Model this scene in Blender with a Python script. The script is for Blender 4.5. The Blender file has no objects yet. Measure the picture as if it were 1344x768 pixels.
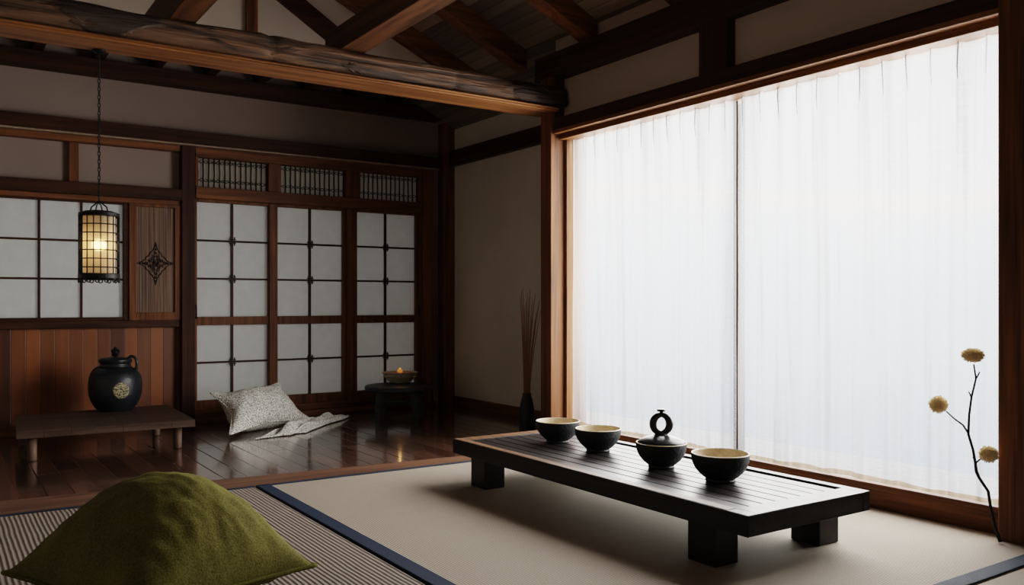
import bpy, math, random
from mathutils import Vector, noise, Matrix
random.seed(7)
SC = bpy.context.scene
COL = SC.collection

# ------------------------------------------------------------------ camera frame (photo taken as 1344 x 768)
FPX, CX, HY, EYE = 1124.0, 672.0, 397.0, 1.0
YAW = math.atan(762.0 / 1124.0)
FW = Vector((math.sin(YAW), math.cos(YAW), 0)); RT = Vector((math.cos(YAW), -math.sin(YAW), 0)); UP = Vector((0, 0, 1))
O = Vector((0, 0, EYE))
def ray(x, y): return FW + RT * ((x - CX) / FPX) + UP * ((HY - y) / FPX)
def onz(x, y, z=0.0): d = ray(x, y); return O + d * ((z - EYE) / d.z)
def ony(x, y, Y): d = ray(x, y); return O + d * (Y / d.y)
def onx(x, y, X): d = ray(x, y); return O + d * (X / d.x)
def depth(p): return (Vector(p) - O).dot(FW)
def size(px, p): return px * depth(p) / FPX

cam = bpy.data.cameras.new('camera'); camo = bpy.data.objects.new('camera', cam); COL.objects.link(camo)
camo.location = O; camo.rotation_euler = (math.pi / 2, 0, -YAW)
cam.sensor_width = 36; cam.lens = 36 * FPX / 1344; cam.shift_y = (HY - 384) / 1344; cam.clip_end = 200; cam.clip_start = .05
SC.camera = camo

# ------------------------------------------------------------------ materials
def newmat(name):
    m = bpy.data.materials.new(name); m.use_nodes = True
    nt = m.node_tree; b = nt.nodes['Principled BSDF']
    return m, nt, b
def N(nt, t, **kw):
    n = nt.nodes.new(t)
    for k, v in kw.items(): setattr(n, k, v)
    return n
def L(nt, a, b): nt.links.new(a, b)
def ramp(nt, fac, stops):
    r = N(nt, 'ShaderNodeValToRGB'); e = r.color_ramp.elements
    while len(e) < len(stops): e.new(.5)
    for i, (p, c) in enumerate(stops): e[i].position = p; e[i].color = (*c, 1)
    L(nt, fac, r.inputs[0]); return r
def coords(nt, scale, kind='Object', rot=(0, 0, 0)):
    t = N(nt, 'ShaderNodeTexCoord'); mp = N(nt, 'ShaderNodeMapping'); mp.inputs['Scale'].default_value = scale; mp.inputs['Rotation'].default_value = rot
    L(nt, t.outputs[kind], mp.inputs[0]); return mp.outputs[0]
def bump(nt, b, h, strength=.3, dist=.01):
    bp = N(nt, 'ShaderNodeBump'); bp.inputs['Strength'].default_value = strength; bp.inputs['Distance'].default_value = dist
    L(nt, h, bp.inputs['Height']); L(nt, bp.outputs[0], b.inputs['Normal']); return bp
def math_n(nt, op, a, b=None, c=None):
    n = N(nt, 'ShaderNodeMath', operation=op)
    for i, v in enumerate((a, b, c)):
        if v is None: continue
        if isinstance(v, (int, float)): n.inputs[i].default_value = v
        else: L(nt, v, n.inputs[i])
    return n.outputs[0]
def mixc(nt, fac, a, b, mode='MIX'):
    n = N(nt, 'ShaderNodeMix', data_type='RGBA', blend_type=mode)
    for s, v in ((n.inputs[0], fac), (n.inputs[6], a), (n.inputs[7], b)):
        if isinstance(v, (int, float)): s.default_value = v
        elif isinstance(v, tuple): s.default_value = (*v, 1)
        else: L(nt, v, s)
    return n.outputs[2]

def wood(name, dark, light, axis='X', rough=.45, bumpv=.25, freq=1.0, spec=.22):
    m, nt, b = newmat(name)
    s = [22 * freq] * 3; s['XYZ'.index(axis)] = 1.1 * freq
    v = coords(nt, s)
    n1 = N(nt, 'ShaderNodeTexNoise'); n1.inputs['Scale'].default_value = 1.0; n1.inputs['Detail'].default_value = 6; n1.inputs['Distortion'].default_value = .6; L(nt, v, n1.inputs[0])
    s2 = [120 * freq] * 3; s2['XYZ'.index(axis)] = 3 * freq
    v2 = coords(nt, s2); n2 = N(nt, 'ShaderNodeTexNoise'); n2.inputs['Scale'].default_value = 1; n2.inputs['Detail'].default_value = 3; L(nt, v2, n2.inputs[0])
    f = math_n(nt, 'ADD', math_n(nt, 'MULTIPLY', n1.outputs[0], .7), math_n(nt, 'MULTIPLY', n2.outputs[0], .3))
    r = ramp(nt, f, [(.33, dark), (.66, light)])
    L(nt, r.outputs[0], b.inputs['Base Color'])
    b.inputs['Roughness'].default_value = rough; b.inputs['Specular IOR Level'].default_value = spec
    bump(nt, b, f, bumpv, .004)
    return m

def plain(name, col, rough=.5, metal=0.0, spec=.5, bumps=None):
    m, nt, b = newmat(name)
    v = coords(nt, (1, 1, 1)); n1 = N(nt, 'ShaderNodeTexNoise'); n1.inputs['Scale'].default_value = (bumps or (30, .2))[0]; n1.inputs['Detail'].default_value = 4; L(nt, v, n1.inputs[0])
    r = ramp(nt, n1.outputs[0], [(.3, tuple(c * .8 for c in col)), (.7, tuple(min(1, c * 1.15) for c in col))])
    L(nt, r.outputs[0], b.inputs['Base Color'])
    b.inputs['Roughness'].default_value = rough; b.inputs['Metallic'].default_value = metal; b.inputs['Specular IOR Level'].default_value = spec
    if bumps: bump(nt, b, n1.outputs[0], bumps[1], .004)
    return m

def planks(name, dark, light, axis, across, width, rough, tone=.55, length=None, spec=.5, coat=0.0):
    """boards running along `axis`, laid side by side along `across`"""
    m, nt, b = newmat(name)
    t = N(nt, 'ShaderNodeTexCoord'); sx = N(nt, 'ShaderNodeSeparateXYZ'); L(nt, t.outputs['Object'], sx.inputs[0])
    a = sx.outputs['XYZ'.index(across)]; l = sx.outputs['XYZ'.index(axis)]
    q = math_n(nt, 'DIVIDE', a, width); fl = math_n(nt, 'FLOOR', q); fr = math_n(nt, 'FRACT', q)
    wn = N(nt, 'ShaderNodeTexWhiteNoise', noise_dimensions='1D'); L(nt, fl, wn.inputs['W'])
    rnd = wn.outputs['Value']
    edge = math_n(nt, 'MINIMUM', fr, math_n(nt, 'SUBTRACT', 1.0, fr))
    g = math_n(nt, 'MINIMUM', math_n(nt, 'MULTIPLY', edge, 1 / .035), 1.0)
    if length:
        q2 = math_n(nt, 'ADD', math_n(nt, 'DIVIDE', l, length), math_n(nt, 'MULTIPLY', rnd, 7.3)); fr2 = math_n(nt, 'FRACT', q2)
        e2 = math_n(nt, 'MINIMUM', fr2, math_n(nt, 'SUBTRACT', 1.0, fr2)); g2 = math_n(nt, 'MINIMUM', math_n(nt, 'MULTIPLY', e2, length / .004), 1.0)
        g = math_n(nt, 'MINIMUM', g, g2)
        w2 = N(nt, 'ShaderNodeTexWhiteNoise', noise_dimensions='2D'); cv = N(nt, 'ShaderNodeCombineXYZ'); L(nt, fl, cv.inputs[0]); L(nt, math_n(nt, 'FLOOR', q2), cv.inputs[1]); L(nt, cv.outputs[0], w2.inputs[0]); rnd = w2.outputs['Value']
    s = [26] * 3; s['XYZ'.index(axis)] = 1.2
    mp = N(nt, 'ShaderNodeMapping'); mp.inputs['Scale'].default_value = s; L(nt, t.outputs['Object'], mp.inputs[0])
    n1 = N(nt, 'ShaderNodeTexNoise', noise_dimensions='4D'); n1.inputs['Scale'].default_value = 1; n1.inputs['Detail'].default_value = 7; n1.inputs['Distortion'].default_value = .5
    L(nt, mp.outputs[0], n1.inputs['Vector']); L(nt, math_n(nt, 'MULTIPLY', rnd, 40), n1.inputs['W'])
    f = math_n(nt, 'ADD', math_n(nt, 'MULTIPLY', n1.outputs[0], 1 - tone), math_n(nt, 'MULTIPLY', rnd, tone))
    r = ramp(nt, f, [(.2, dark), (.75, light)])
    c = mixc(nt, g, tuple(x * .15 for x in dark), r.outputs[0])
    L(nt, c, b.inputs['Base Color']); b.inputs['Roughness'].default_value = rough; b.inputs['Specular IOR Level'].default_value = spec
    h = math_n(nt, 'ADD', g, math_n(nt, 'MULTIPLY', n1.outputs[0], .25))
    b.inputs['Coat Weight'].default_value = coat; b.inputs['Coat Roughness'].default_value = .10; b.inputs['Coat IOR'].default_value = 1.65
    bp = bump(nt, b, h, .4, .004); L(nt, bp.outputs[0], b.inputs['Coat Normal'])
    return m

M = {}
WD = ((.018, .0065, .003), (.075, .026, .011))
WR = ((.055, .021, .008), (.24, .096, .037))
WO = ((.085, .031, .0105), (.30, .128, .045))
for ax in 'XYZ':
    M['dark' + ax] = wood('dark_timber_' + ax, *WD, ax, .55)
    M['red' + ax] = wood('red_brown_timber_' + ax, *WR, ax, .52)
    M['oak' + ax] = wood('warm_oak_timber_' + ax, *WO, ax, .5)
def plaster(name, col):
    m, nt, b = newmat(name); v = coords(nt, (1, 1, 1))
    n1 = N(nt, 'ShaderNodeTexNoise'); n1.inputs['Scale'].default_value = 1.3; n1.inputs['Detail'].default_value = 4; L(nt, v, n1.inputs[0])
    n2 = N(nt, 'ShaderNodeTexNoise'); n2.inputs['Scale'].default_value = 90; n2.inputs['Detail'].default_value = 3; L(nt, v, n2.inputs[0])
    r = ramp(nt, n1.outputs[0], [(.3, tuple(c * .92 for c in col)), (.7, tuple(c * 1.06 for c in col))]); L(nt, r.outputs[0], b.inputs['Base Color'])
    b.inputs['Roughness'].default_value = .92; b.inputs['Specular IOR Level'].default_value = .08; bump(nt, b, n2.outputs[0], .05, .003); return m
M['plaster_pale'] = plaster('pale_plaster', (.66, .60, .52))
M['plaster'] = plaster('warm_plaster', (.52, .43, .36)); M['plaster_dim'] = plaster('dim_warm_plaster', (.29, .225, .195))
M['floor'] = planks('floor_planks', (.035, .016, .010), (.135, .068, .046), 'Y', 'X', .125, .24, .5, 1.9, .5, 1.0)
M['ceil'] = planks('roof_boards', (.085, .06, .042), (.30, .23, .17), 'Y', 'X', .085, .8, .5)
M['wains'] = planks('cedar_boards', (.070, .021, .0062), (.27, .092, .026), 'Z', 'X', .098, .45, .6)
M['table'] = wood('black_stained_wood', (.006, .0055, .006), (.020, .017, .017), 'Y', .36, .3)
M['table_top'] = wood('black_stained_slats', (.010, .009, .010), (.034, .028, .028), 'Y', .33, .5)
M['mid'] = wood('brown_joist_timber', (.03, .012, .005), (.125, .052, .021), 'Y', .55)
M['edge_wood'] = wood('brown_edge_wood', (.07, .035, .018), (.22, .12, .065), 'Y', .45, .3)
M['bench'] = wood('grey_brown_bench_wood', (.03, .019, .014), (.10, .062, .044), 'X', .5, .4)
M['bench_leg'] = wood('grey_brown_leg_wood', (.06, .036, .025), (.16, .10, .07), 'Z', .5, .3)
M['stool'] = wood('black_stool_wood', (.03, .033, .038), (.085, .092, .10), 'X', .42, .3)
M['iron'] = plain('blackened_iron', (.012, .011, .010), .5, .6, bumps=(80, .2))
M['clip'] = plain('dark_bronze', (.02, .014, .010), .5, .5)
M['clay'] = plain('black_clay', (.011, .013, .017), .42, bumps=(55, .5))
M['bowl'] = plain('charcoal_glaze', (.014, .015, .017), .5, bumps=(70, .9))
M['lid'] = plain('smooth_charcoal_glaze', (.016, .017, .02), .28, bumps=(40, .1))
M['cream'] = plain('cream_glaze', (.60, .49, .33), .35, bumps=(60, .1))
M['vase'] = plain('matt_black_ceramic', (.010, .011, .013), .5, bumps=(20, .2))
M['reed'] = plain('dry_reed', (.34, .19, .085), .7)
M['twig'] = plain('black_twig', (.008, .007, .008), .7, bumps=(90, .5))
M['bowl2'] = plain('speckled_grey_glaze', (.60, .56, .45), .45, bumps=(120, .6))
M['wax'] = plain('amber_wax', (.45, .18, .05), .4)
M['pale_trim'] = plain('pale_edge_strip', (.30, .22, .15), .5)

def paper(name, col, trans=.55):
    m, nt, b = newmat(name)
    v = coords(nt, (3, 3, 3)); n1 = N(nt, 'ShaderNodeTexNoise'); n1.inputs['Scale'].default_value = 4; n1.inputs['Detail'].default_value = 6; L(nt, v, n1.inputs[0])
    r = ramp(nt, n1.outputs[0], [(.3, tuple(c * .93 for c in col)), (.7, col)])
    d = N(nt, 'ShaderNodeBsdfDiffuse'); t = N(nt, 'ShaderNodeBsdfTranslucent'); mx = N(nt, 'ShaderNodeMixShader'); mx.inputs[0].default_value = trans
    L(nt, r.outputs[0], d.inputs[0]); L(nt, r.outputs[0], t.inputs[0]); L(nt, d.outputs[0], mx.inputs[1]); L(nt, t.outputs[0], mx.inputs[2])
    L(nt, mx.outputs[0], nt.nodes['Material Output'].inputs[0]); return m
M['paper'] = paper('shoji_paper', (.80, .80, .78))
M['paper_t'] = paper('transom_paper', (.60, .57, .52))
def lamp_paper():
    m = paper('lantern_paper', (.85, .76, .62), .55); nt = m.node_tree; out = nt.nodes['Material Output']; src = out.inputs[0].links[0].from_socket
    rf = N(nt, 'ShaderNodeBsdfRefraction'); rf.inputs['Roughness'].default_value = .42; rf.inputs['IOR'].default_value = 1.4; rf.inputs['Color'].default_value = (.9, .75, .5, 1)
    mx = N(nt, 'ShaderNodeMixShader'); mx.inputs[0].default_value = .4; L(nt, src, mx.inputs[1]); L(nt, rf.outputs[0], mx.inputs[2]); L(nt, mx.outputs[0], out.inputs[0]); return m
M['lampshade'] = lamp_paper()

def curtain_mat(name, col, transp, trans):
    m, nt, b = newmat(name)
    t = N(nt, 'ShaderNodeTexCoord')
    mp = N(nt, 'ShaderNodeMapping'); mp.inputs['Scale'].default_value = (1, 60, 1.2); L(nt, t.outputs['Object'], mp.inputs[0])
    n1 = N(nt, 'ShaderNodeTexNoise'); n1.inputs['Scale'].default_value = .6; n1.inputs['Detail'].default_value = 5; L(nt, mp.outputs[0], n1.inputs[0])
    mp2 = N(nt, 'ShaderNodeMapping'); mp2.inputs['Scale'].default_value = (1, 9, 260); L(nt, t.outputs['Object'], mp2.inputs[0])
    n2 = N(nt, 'ShaderNodeTexNoise'); n2.inputs['Scale'].default_value = 1; n2.inputs['Detail'].default_value = 3; L(nt, mp2.outputs[0], n2.inputs[0])
    mp3 = N(nt, 'ShaderNodeMapping'); mp3.inputs['Scale'].default_value = (1, 11, .5); L(nt, t.outputs['Object'], mp3.inputs[0])
    n3 = N(nt, 'ShaderNodeTexNoise'); n3.inputs['Scale'].default_value = 1; n3.inputs['Detail'].default_value = 3; n3.inputs['Distortion'].default_value = .4; L(nt, mp3.outputs[0], n3.inputs[0])
    f = math_n(nt, 'ADD', math_n(nt, 'ADD', math_n(nt, 'MULTIPLY', n1.outputs[0], .35), math_n(nt, 'MULTIPLY', n3.outputs[0], .45)), math_n(nt, 'MULTIPLY', n2.outputs[0], .2))  # vertical streaks paint fold shading into the cloth's colour and transparency
    r = ramp(nt, f, [(.36, tuple(c * .42 for c in col)), (.60, col)])
    d = N(nt, 'ShaderNodeBsdfDiffuse'); tl = N(nt, 'ShaderNodeBsdfTranslucent'); tp = N(nt, 'ShaderNodeBsdfTransparent')
    for s in (d, tl): L(nt, r.outputs[0], s.inputs[0])
    m1 = N(nt, 'ShaderNodeMixShader'); m1.inputs[0].default_value = trans; L(nt, d.outputs[0], m1.inputs[1]); L(nt, tl.outputs[0], m1.inputs[2])
    m2 = N(nt, 'ShaderNodeMixShader'); L(nt, m1.outputs[0], m2.inputs[1]); L(nt, tp.outputs[0], m2.inputs[2])
    L(nt, math_n(nt, 'MULTIPLY', math_n(nt, 'MULTIPLY_ADD', f, 4.6, -1.45), transp), m2.inputs[0]); m2.inputs[0].default_value = .5
    L(nt, m2.outputs[0], nt.nodes['Material Output'].inputs[0]); return m
M['sheer'] = curtain_mat('sheer_linen', (.42, .43, .445), .55, .6)
M['hem'] = curtain_mat('sheer_hem', (.26, .20, .13), .12, .5)
M['header'] = curtain_mat('sheer_header_tape', (.40, .40, .39), .40, .6)

def emis(name, col, s):
    m, nt, b = newmat(name); b.inputs['Base Color'].default_value = (*col, 1); b.inputs['Emission Color'].default_value = (*col, 1); b.inputs['Emission Strength'].default_value = s; return m
M['bulb'] = emis('warm_bulb', (1, .62, .25), 40)
M['flame'] = emis('candle_flame', (1, .42, .10), .3)

def ribbed(name, c1, c2, period, across='X', depthv=.5):
    m, nt, b = newmat(name)
    t = N(nt, 'ShaderNodeTexCoord'); sx = N(nt, 'ShaderNodeSeparateXYZ'); L(nt, t.outputs['Object'], sx.inputs[0])
    nz = N(nt, 'ShaderNodeTexNoise'); nz.inputs['Scale'].default_value = 6; L(nt, t.outputs['Object'], nz.inputs[0])
    a = math_n(nt, 'ADD', sx.outputs['XYZ'.index(across)], math_n(nt, 'MULTIPLY', nz.outputs[0], period * .5))
    s = math_n(nt, 'SINE', math_n(nt, 'MULTIPLY', a, 2 * math.pi / period)); s = math_n(nt, 'MULTIPLY_ADD', s, .5, .5)
    o = 'Y' if across == 'X' else 'X'
    s2 = math_n(nt, 'SINE', math_n(nt, 'MULTIPLY', sx.outputs['XYZ'.index(o)], 2 * math.pi / .008)); 
    n2 = N(nt, 'ShaderNodeTexNoise'); n2.inputs['Scale'].default_value = 160; n2.inputs['Detail'].default_value = 3; L(nt, t.outputs['Object'], n2.inputs[0])
    n3 = N(nt, 'ShaderNodeTexNoise'); n3.inputs['Scale'].default_value = 2.0; n3.inputs['Detail'].default_value = 3; L(nt, t.outputs['Object'], n3.inputs[0])
    f = math_n(nt, 'ADD', math_n(nt, 'MULTIPLY', s, .6), math_n(nt, 'MULTIPLY', n2.outputs[0], .4))
    r = ramp(nt, f, [(.1, c1), (.75, c2)])
    c = mixc(nt, math_n(nt, 'MULTIPLY', n3.outputs[0], .5), r.outputs[0], tuple(x * .7 for x in c2), 'MIX')
    L(nt, c, b.inputs['Base Color']); b.inputs['Roughness'].default_value = .75; b.inputs['Specular IOR Level'].default_value = .2
    h = math_n(nt, 'ADD', math_n(nt, 'ADD', s, math_n(nt, 'MULTIPLY', s2, .12)), math_n(nt, 'MULTIPLY', n2.outputs[0], .4))
    bump(nt, b, h, depthv, period * .3)
    return m
M['tatami'] = ribbed('pale_rush_mat', (.22, .182, .142), (.43, .37, .30), .011, 'X', .6)
M['ribmat'] = ribbed('brown_ribbed_mat', (.15, .122, .102), (.26, .215, .182), .019, 'X', .5)
M['border'] = ribbed('navy_mat_binding', (.006, .009, .018), (.028, .044, .080), .006, 'Y', .6)

def fabric(name, c1, c2, scale, bstr=.5, sheen=.3, big=6):
    m, nt, b = newmat(name)
    v = coords(nt, (1, 1, 1)); n1 = N(nt, 'ShaderNodeTexNoise'); n1.inputs['Scale'].default_value = scale; n1.inputs['Detail'].default_value = 4; L(nt, v, n1.inputs[0])
    n2 = N(nt, 'ShaderNodeTexNoise'); n2.inputs['Scale'].default_value = big; n2.inputs['Detail'].default_value = 3; L(nt, v, n2.inputs[0])
    f = math_n(nt, 'ADD', math_n(nt, 'MULTIPLY', n1.outputs[0], .6), math_n(nt, 'MULTIPLY', n2.outputs[0], .4))
    r = ramp(nt, f, [(.35, c1), (.62, c2)]); L(nt, r.outputs[0], b.inputs['Base Color'])
    b.inputs['Roughness'].default_value = .9; b.inputs['Specular IOR Level'].default_value = .1; b.inputs['Sheen Weight'].default_value = sheen; b.inputs['Sheen Roughness'].default_value = .4; b.inputs['Sheen Tint'].default_value = (*c2, 1)
    bump(nt, b, n1.outputs[0], bstr, .004); return m
M['green'] = fabric('moss_green_linen', (.066, .060, .015), (.150, .134, .038), 160, .35)
M['green_seam'] = fabric('moss_green_piping', (.05, .05, .010), (.11, .105, .022), 160, .35)
def knit():
    m, nt, b = newmat('grey_white_boucle')
    v = coords(nt, (1, 1, 1))
    vo = N(nt, 'ShaderNodeTexVoronoi'); vo.inputs['Scale'].default_value = 160; L(nt, v, vo.inputs[0])
    n2 = N(nt, 'ShaderNodeTexNoise'); n2.inputs['Scale'].default_value = 95; n2.inputs['Detail'].default_value = 4; L(nt, v, n2.inputs[0])
    w = N(nt, 'ShaderNodeTexWave', bands_direction='DIAGONAL'); w.inputs['Scale'].default_value = 20; w.inputs['Distortion'].default_value = 2.5; w.inputs['Detail'].default_value = 2; L(nt, v, w.inputs[0])
    f = math_n(nt, 'ADD', math_n(nt, 'MULTIPLY', n2.outputs[0], .7), math_n(nt, 'MULTIPLY', w.outputs['Fac'], .05))
    f = math_n(nt, 'SUBTRACT', f, math_n(nt, 'MULTIPLY', vo.outputs['Distance'], .0))
    r = ramp(nt, f, [(.25, (.13, .12, .11)), (.44, (.92, .89, .83))]); L(nt, r.outputs[0], b.inputs['Base Color'])
    b.inputs['Roughness'].default_value = .95; b.inputs['Specular IOR Level'].default_value = .1
    bump(nt, b, f, .6, .006); return m
M['knit'] = knit()
def logmat():
    m, nt, b = newmat('weathered_log')
    v = coords(nt, (1.2, 16, 16)); n1 = N(nt, 'ShaderNodeTexNoise'); n1.inputs['Scale'].default_value = 1; n1.inputs['Detail'].default_value = 7; n1.inputs['Distortion'].default_value = 1.2; L(nt, v, n1.inputs[0])
    v2 = coords(nt, (2.2, 6, 7)); n2 = N(nt, 'ShaderNodeTexNoise'); n2.inputs['Scale'].default_value = 1; n2.inputs['Detail'].default_value = 5; n2.inputs['Distortion'].default_value = .8; L(nt, v2, n2.inputs[0])
    v3 = coords(nt, (5, 70, 70)); n3 = N(nt, 'ShaderNodeTexNoise'); n3.inputs['Scale'].default_value = 1; n3.inputs['Detail'].default_value = 4; L(nt, v3, n3.inputs[0])
    r1 = ramp(nt, n1.outputs[0], [(.35, (.026, .013, .007)), (.68, (.17, .083, .036))])
    patch = ramp(nt, n2.outputs[0], [(.53, (0, 0, 0)), (.60, (1, 1, 1))])
    c = mixc(nt, patch.outputs[0], r1.outputs[0], (.036, .019, .011))
    L(nt, c, b.inputs['Base Color']); b.inputs['Roughness'].default_value = .75
    h = math_n(nt, 'ADD', math_n(nt, 'ADD', n1.outputs[0], math_n(nt, 'MULTIPLY', n3.outputs[0], .5)), math_n(nt, 'MULTIPLY', patch.outputs[0], .5))
    bump(nt, b, h, .9, .02); return m
M['log'] = logmat()
def grainpanel():
    m, nt, b = newmat('ribbed_grain_panel')
    v = coords(nt, (120, 120, 1.4)); n1 = N(nt, 'ShaderNodeTexNoise'); n1.inputs['Scale'].default_value = 1; n1.inputs['Detail'].default_value = 3; n1.inputs['Distortion'].default_value = .3; L(nt, v, n1.inputs[0])
    r = ramp(nt, n1.outputs[0], [(.36, (.06, .028, .013)), (.5, (.14, .074, .038)), (.62, (.20, .115, .062))]); L(nt, r.outputs[0], b.inputs['Base Color'])
    b.inputs['Roughness'].default_value = .55; bump(nt, b, n1.outputs[0], .5, .004); return m
M['panel'] = grainpanel()
def medal():
    m, nt, b = newmat('gold_medallion')
    v = coords(nt, (1, 1, 1)); w = N(nt, 'ShaderNodeTexWave', wave_type='RINGS'); w.inputs['Scale'].default_value = 26; w.inputs['Distortion'].default_value = 9; w.inputs['Detail'].default_value = 3; w.inputs['Detail Scale'].default_value = 3; L(nt, v, w.inputs[0])
    r = ramp(nt, w.outputs['Fac'], [(.25, (.05, .045, .03)), (.55, (.42, .36, .22))]); L(nt, r.outputs[0], b.inputs['Base Color'])
    b.inputs['Roughness'].default_value = .5; bump(nt, b, w.outputs['Fac'], .6, .004); return m
M['medal'] = medal()
M['pom'] = fabric('dry_straw_flower', (.60, .48, .28), (.92, .79, .55), 300, .3, .2, 60)

# ------------------------------------------------------------------ mesh builder
class MB:
    def __init__(s): s.v = []; s.f = []; s.mi = []; s.cur = 0
    def add(s, vs, fs):
        o = len(s.v); s.v += [tuple(v) for v in vs]; s.f += [tuple(i + o for i in f) for f in fs]; s.mi += [s.cur] * len(fs); return s
    def box(s, x0, x1, y0, y1, z0, z1):
        x0, x1 = min(x0, x1), max(x0, x1); y0, y1 = min(y0, y1), max(y0, y1); z0, z1 = min(z0, z1), max(z0, z1)
        return s.hexa([(x0, y0, z0), (x1, y0, z0), (x1, y1, z0), (x0, y1, z0), (x0, y0, z1), (x1, y0, z1), (x1, y1, z1), (x0, y1, z1)])
    def hexa(s, vs):
        return s.add(vs, [(0, 3, 2, 1), (4, 5, 6, 7), (0, 1, 5, 4), (1, 2, 6, 5), (2, 3, 7, 6), (3, 0, 4, 7)])
    def bar(s, p, q, w, h, up=(0, 0, 1)):
        p, q = Vector(p), Vector(q); d = (q - p).normalized(); u = Vector(up); sd = d.cross(u).normalized(); u = sd.cross(d).normalized()
        a, b = sd * w / 2, u * h / 2
        return s.hexa([p - a - b, p + a - b, q + a - b, q - a - b, p - a + b, p + a + b, q + a + b, q - a + b])
    def tube(s, pts, r, n=8, closed=False, caps=True):
        pts = [Vector(p) for p in pts]; m = len(pts); rr = r if isinstance(r, (list, tuple)) else [r] * m
        vs = []; prev = None
        for i in range(m):
            a = pts[(i - 1) % m] if (i or closed) else pts[0]; b = pts[(i + 1) % m] if (i < m - 1 or closed) else pts[-1]
            d = (b - a).normalized()
            if prev is None:
                u = d.orthogonal().normalized()
            else:
                u = (prev - d * prev.dot(d)).normalized()
            prev = u; w = d.cross(u)
            for k in range(n):
                t = 2 * math.pi * k / n; vs.append(pts[i] + (u * math.cos(t) + w * math.sin(t)) * rr[i])
        fs = []
        for i in range(m if closed else m - 1):
            j = (i + 1) % m
            for k in range(n): fs.append((i * n + k, i * n + (k + 1) % n, j * n + (k + 1) % n, j * n + k))
        if caps and not closed: fs += [tuple(range(n - 1, -1, -1)), tuple((m - 1) * n + k for k in range(n))]
        return s.add(vs, fs)
    def lathe(s, prof, n=40, c=(0, 0, 0), cap0=False, cap1=False, fn=None):
        vs = []; c = Vector(c)
        for j, (r, z) in enumerate(prof):
            for k in range(n):
                t = 2 * math.pi * k / n; rr, zz = (r, z) if fn is None else fn(r, z, t, j)
                vs.append(c + Vector((rr * math.cos(t), rr * math.sin(t), zz)))
        fs = []
        for j in range(len(prof) - 1):
            for k in range(n): fs.append((j * n + k, j * n + (k + 1) % n, (j + 1) * n + (k + 1) % n, (j + 1) * n + k))
        if cap0: fs.append(tuple(range(n - 1, -1, -1)))
        if cap1: fs.append(tuple((len(prof) - 1) * n + k for k in range(n)))
        return s.add(vs, fs)
    def grid(s, fn, nu, nv, closed=False):
        vs = [fn(i / nu, j / nv) for j in range(nv + 1) for i in range(nu + 1)]
        fs = [(j * (nu + 1) + i, j * (nu + 1) + i + 1, (j + 1) * (nu + 1) + i + 1, (j + 1) * (nu + 1) + i) for j in range(nv) for i in range(nu)]
        return s.add(vs, fs)
    def ball(s, c, r, nu=16, nv=10, sc=(1, 1, 1)):
        c = Vector(c)
        return s.grid(lambda u, v: c + Vector((r * sc[0] * math.sin(math.pi * v) * math.cos(2 * math.pi * u), r * sc[1] * math.sin(math.pi * v) * math.sin(2 * math.pi * u), r * sc[2] * math.cos(math.pi * v))), nu, nv)
    def build(s, name, mat, parent=None, origin=None, smooth=False, bevel=0, solid=0, subd=0):
        o = Vector(origin) if origin is not None else (parent.location.copy() if parent is not None and parent.parent is None else Vector((0, 0, 0)))
        me = bpy.data.meshes.new(name)
        base = o
        me.from_pydata([tuple(Vector(v) - base) for v in s.v], [], s.f)
        for mm in (mat if isinstance(mat, (list, tuple)) else [mat]): me.materials.append(mm)
        me.polygons.foreach_set('material_index', s.mi)
        if smooth:
            me.polygons.foreach_set('use_smooth', [True] * len(s.f))
        me.update()
        ob = bpy.data.objects.new(name, me); COL.objects.link(ob)
        if parent is not None: ob.parent = parent
        else: ob.location = o
        import bmesh
        bm = bmesh.new(); bm.from_mesh(me); bmesh.ops.remove_doubles(bm, verts=bm.verts, dist=1e-6); bmesh.ops.recalc_face_normals(bm, faces=bm.faces); bm.to_mesh(me); bm.free()
        if bevel:
            md = ob.modifiers.new('edge', 'BEVEL'); md.width = bevel; md.segments = 2; md.limit_method = 'ANGLE'
        if solid:
            md = ob.modifiers.new('thick', 'SOLIDIFY'); md.thickness = solid; md.offset = 0
        if subd:
            md = ob.modifiers.new('sub', 'SUBSURF'); md.levels = subd; md.render_levels = subd
        return ob
def part_origin(p): return p
def tag(o, label=None, cat=None, group=None, kind=None):
    if label: o['label'] = label
    if cat: o['category'] = cat
    if group: o['group'] = group
    if kind: o['kind'] = kind
    return o
def thing(name, loc, label, cat, group=None, rz=0.0):
    e = bpy.data.objects.new(name, None); COL.objects.link(e); e.location = loc; e.rotation_euler = (0, 0, rz); e.empty_display_size = .05
    return tag(e, label, cat, group)
_tn = [0]
def trim(mb, mat, label=None, cat=None, bevel=.004, **kw):
    _tn[0] += 1
    o = mb.build('trim_%d' % _tn[0], mat, bevel=bevel, **kw); tag(o, label, cat, kind='structure'); return o
def struct(name, mb, mat, **kw):
    o = mb.build(name, mat, **kw); o['kind'] = 'structure'; return o
def bx(p): return MB().box(*p)

# ------------------------------------------------------------------ key planes
YB = 7.38                       # paper / plaster plane of the back wall
XW = onz(1152, 671)[0]          # front face of the sill under the big window
XA = ony(590, 400, YB)[0]           # plaster of the wall beyond the post
def BX(px): return ony(px, 400, YB)[0]
def BZ(px, py): return ony(px, py, YB)[2]
def WY(px, X=None): return onx(px, 400, X or XW)[1]
def WZ(px, py, X=None): return onx(px, py, X or XW)[2]
XP0, XP1 = XW - .10, XW + .10
YP0, YP1 = WY(723, XP0), WY(709.5, XP0)           # the main post by the window
print('post', YP0, YP1)
print('planes', XW, XA, YB)

# ------------------------------------------------------------------ floor, mats, threshold
struct('floor', MB().box(-2.5, 5.0, -2.0, YB + .2, -.08, 0), M['floor'])
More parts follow.
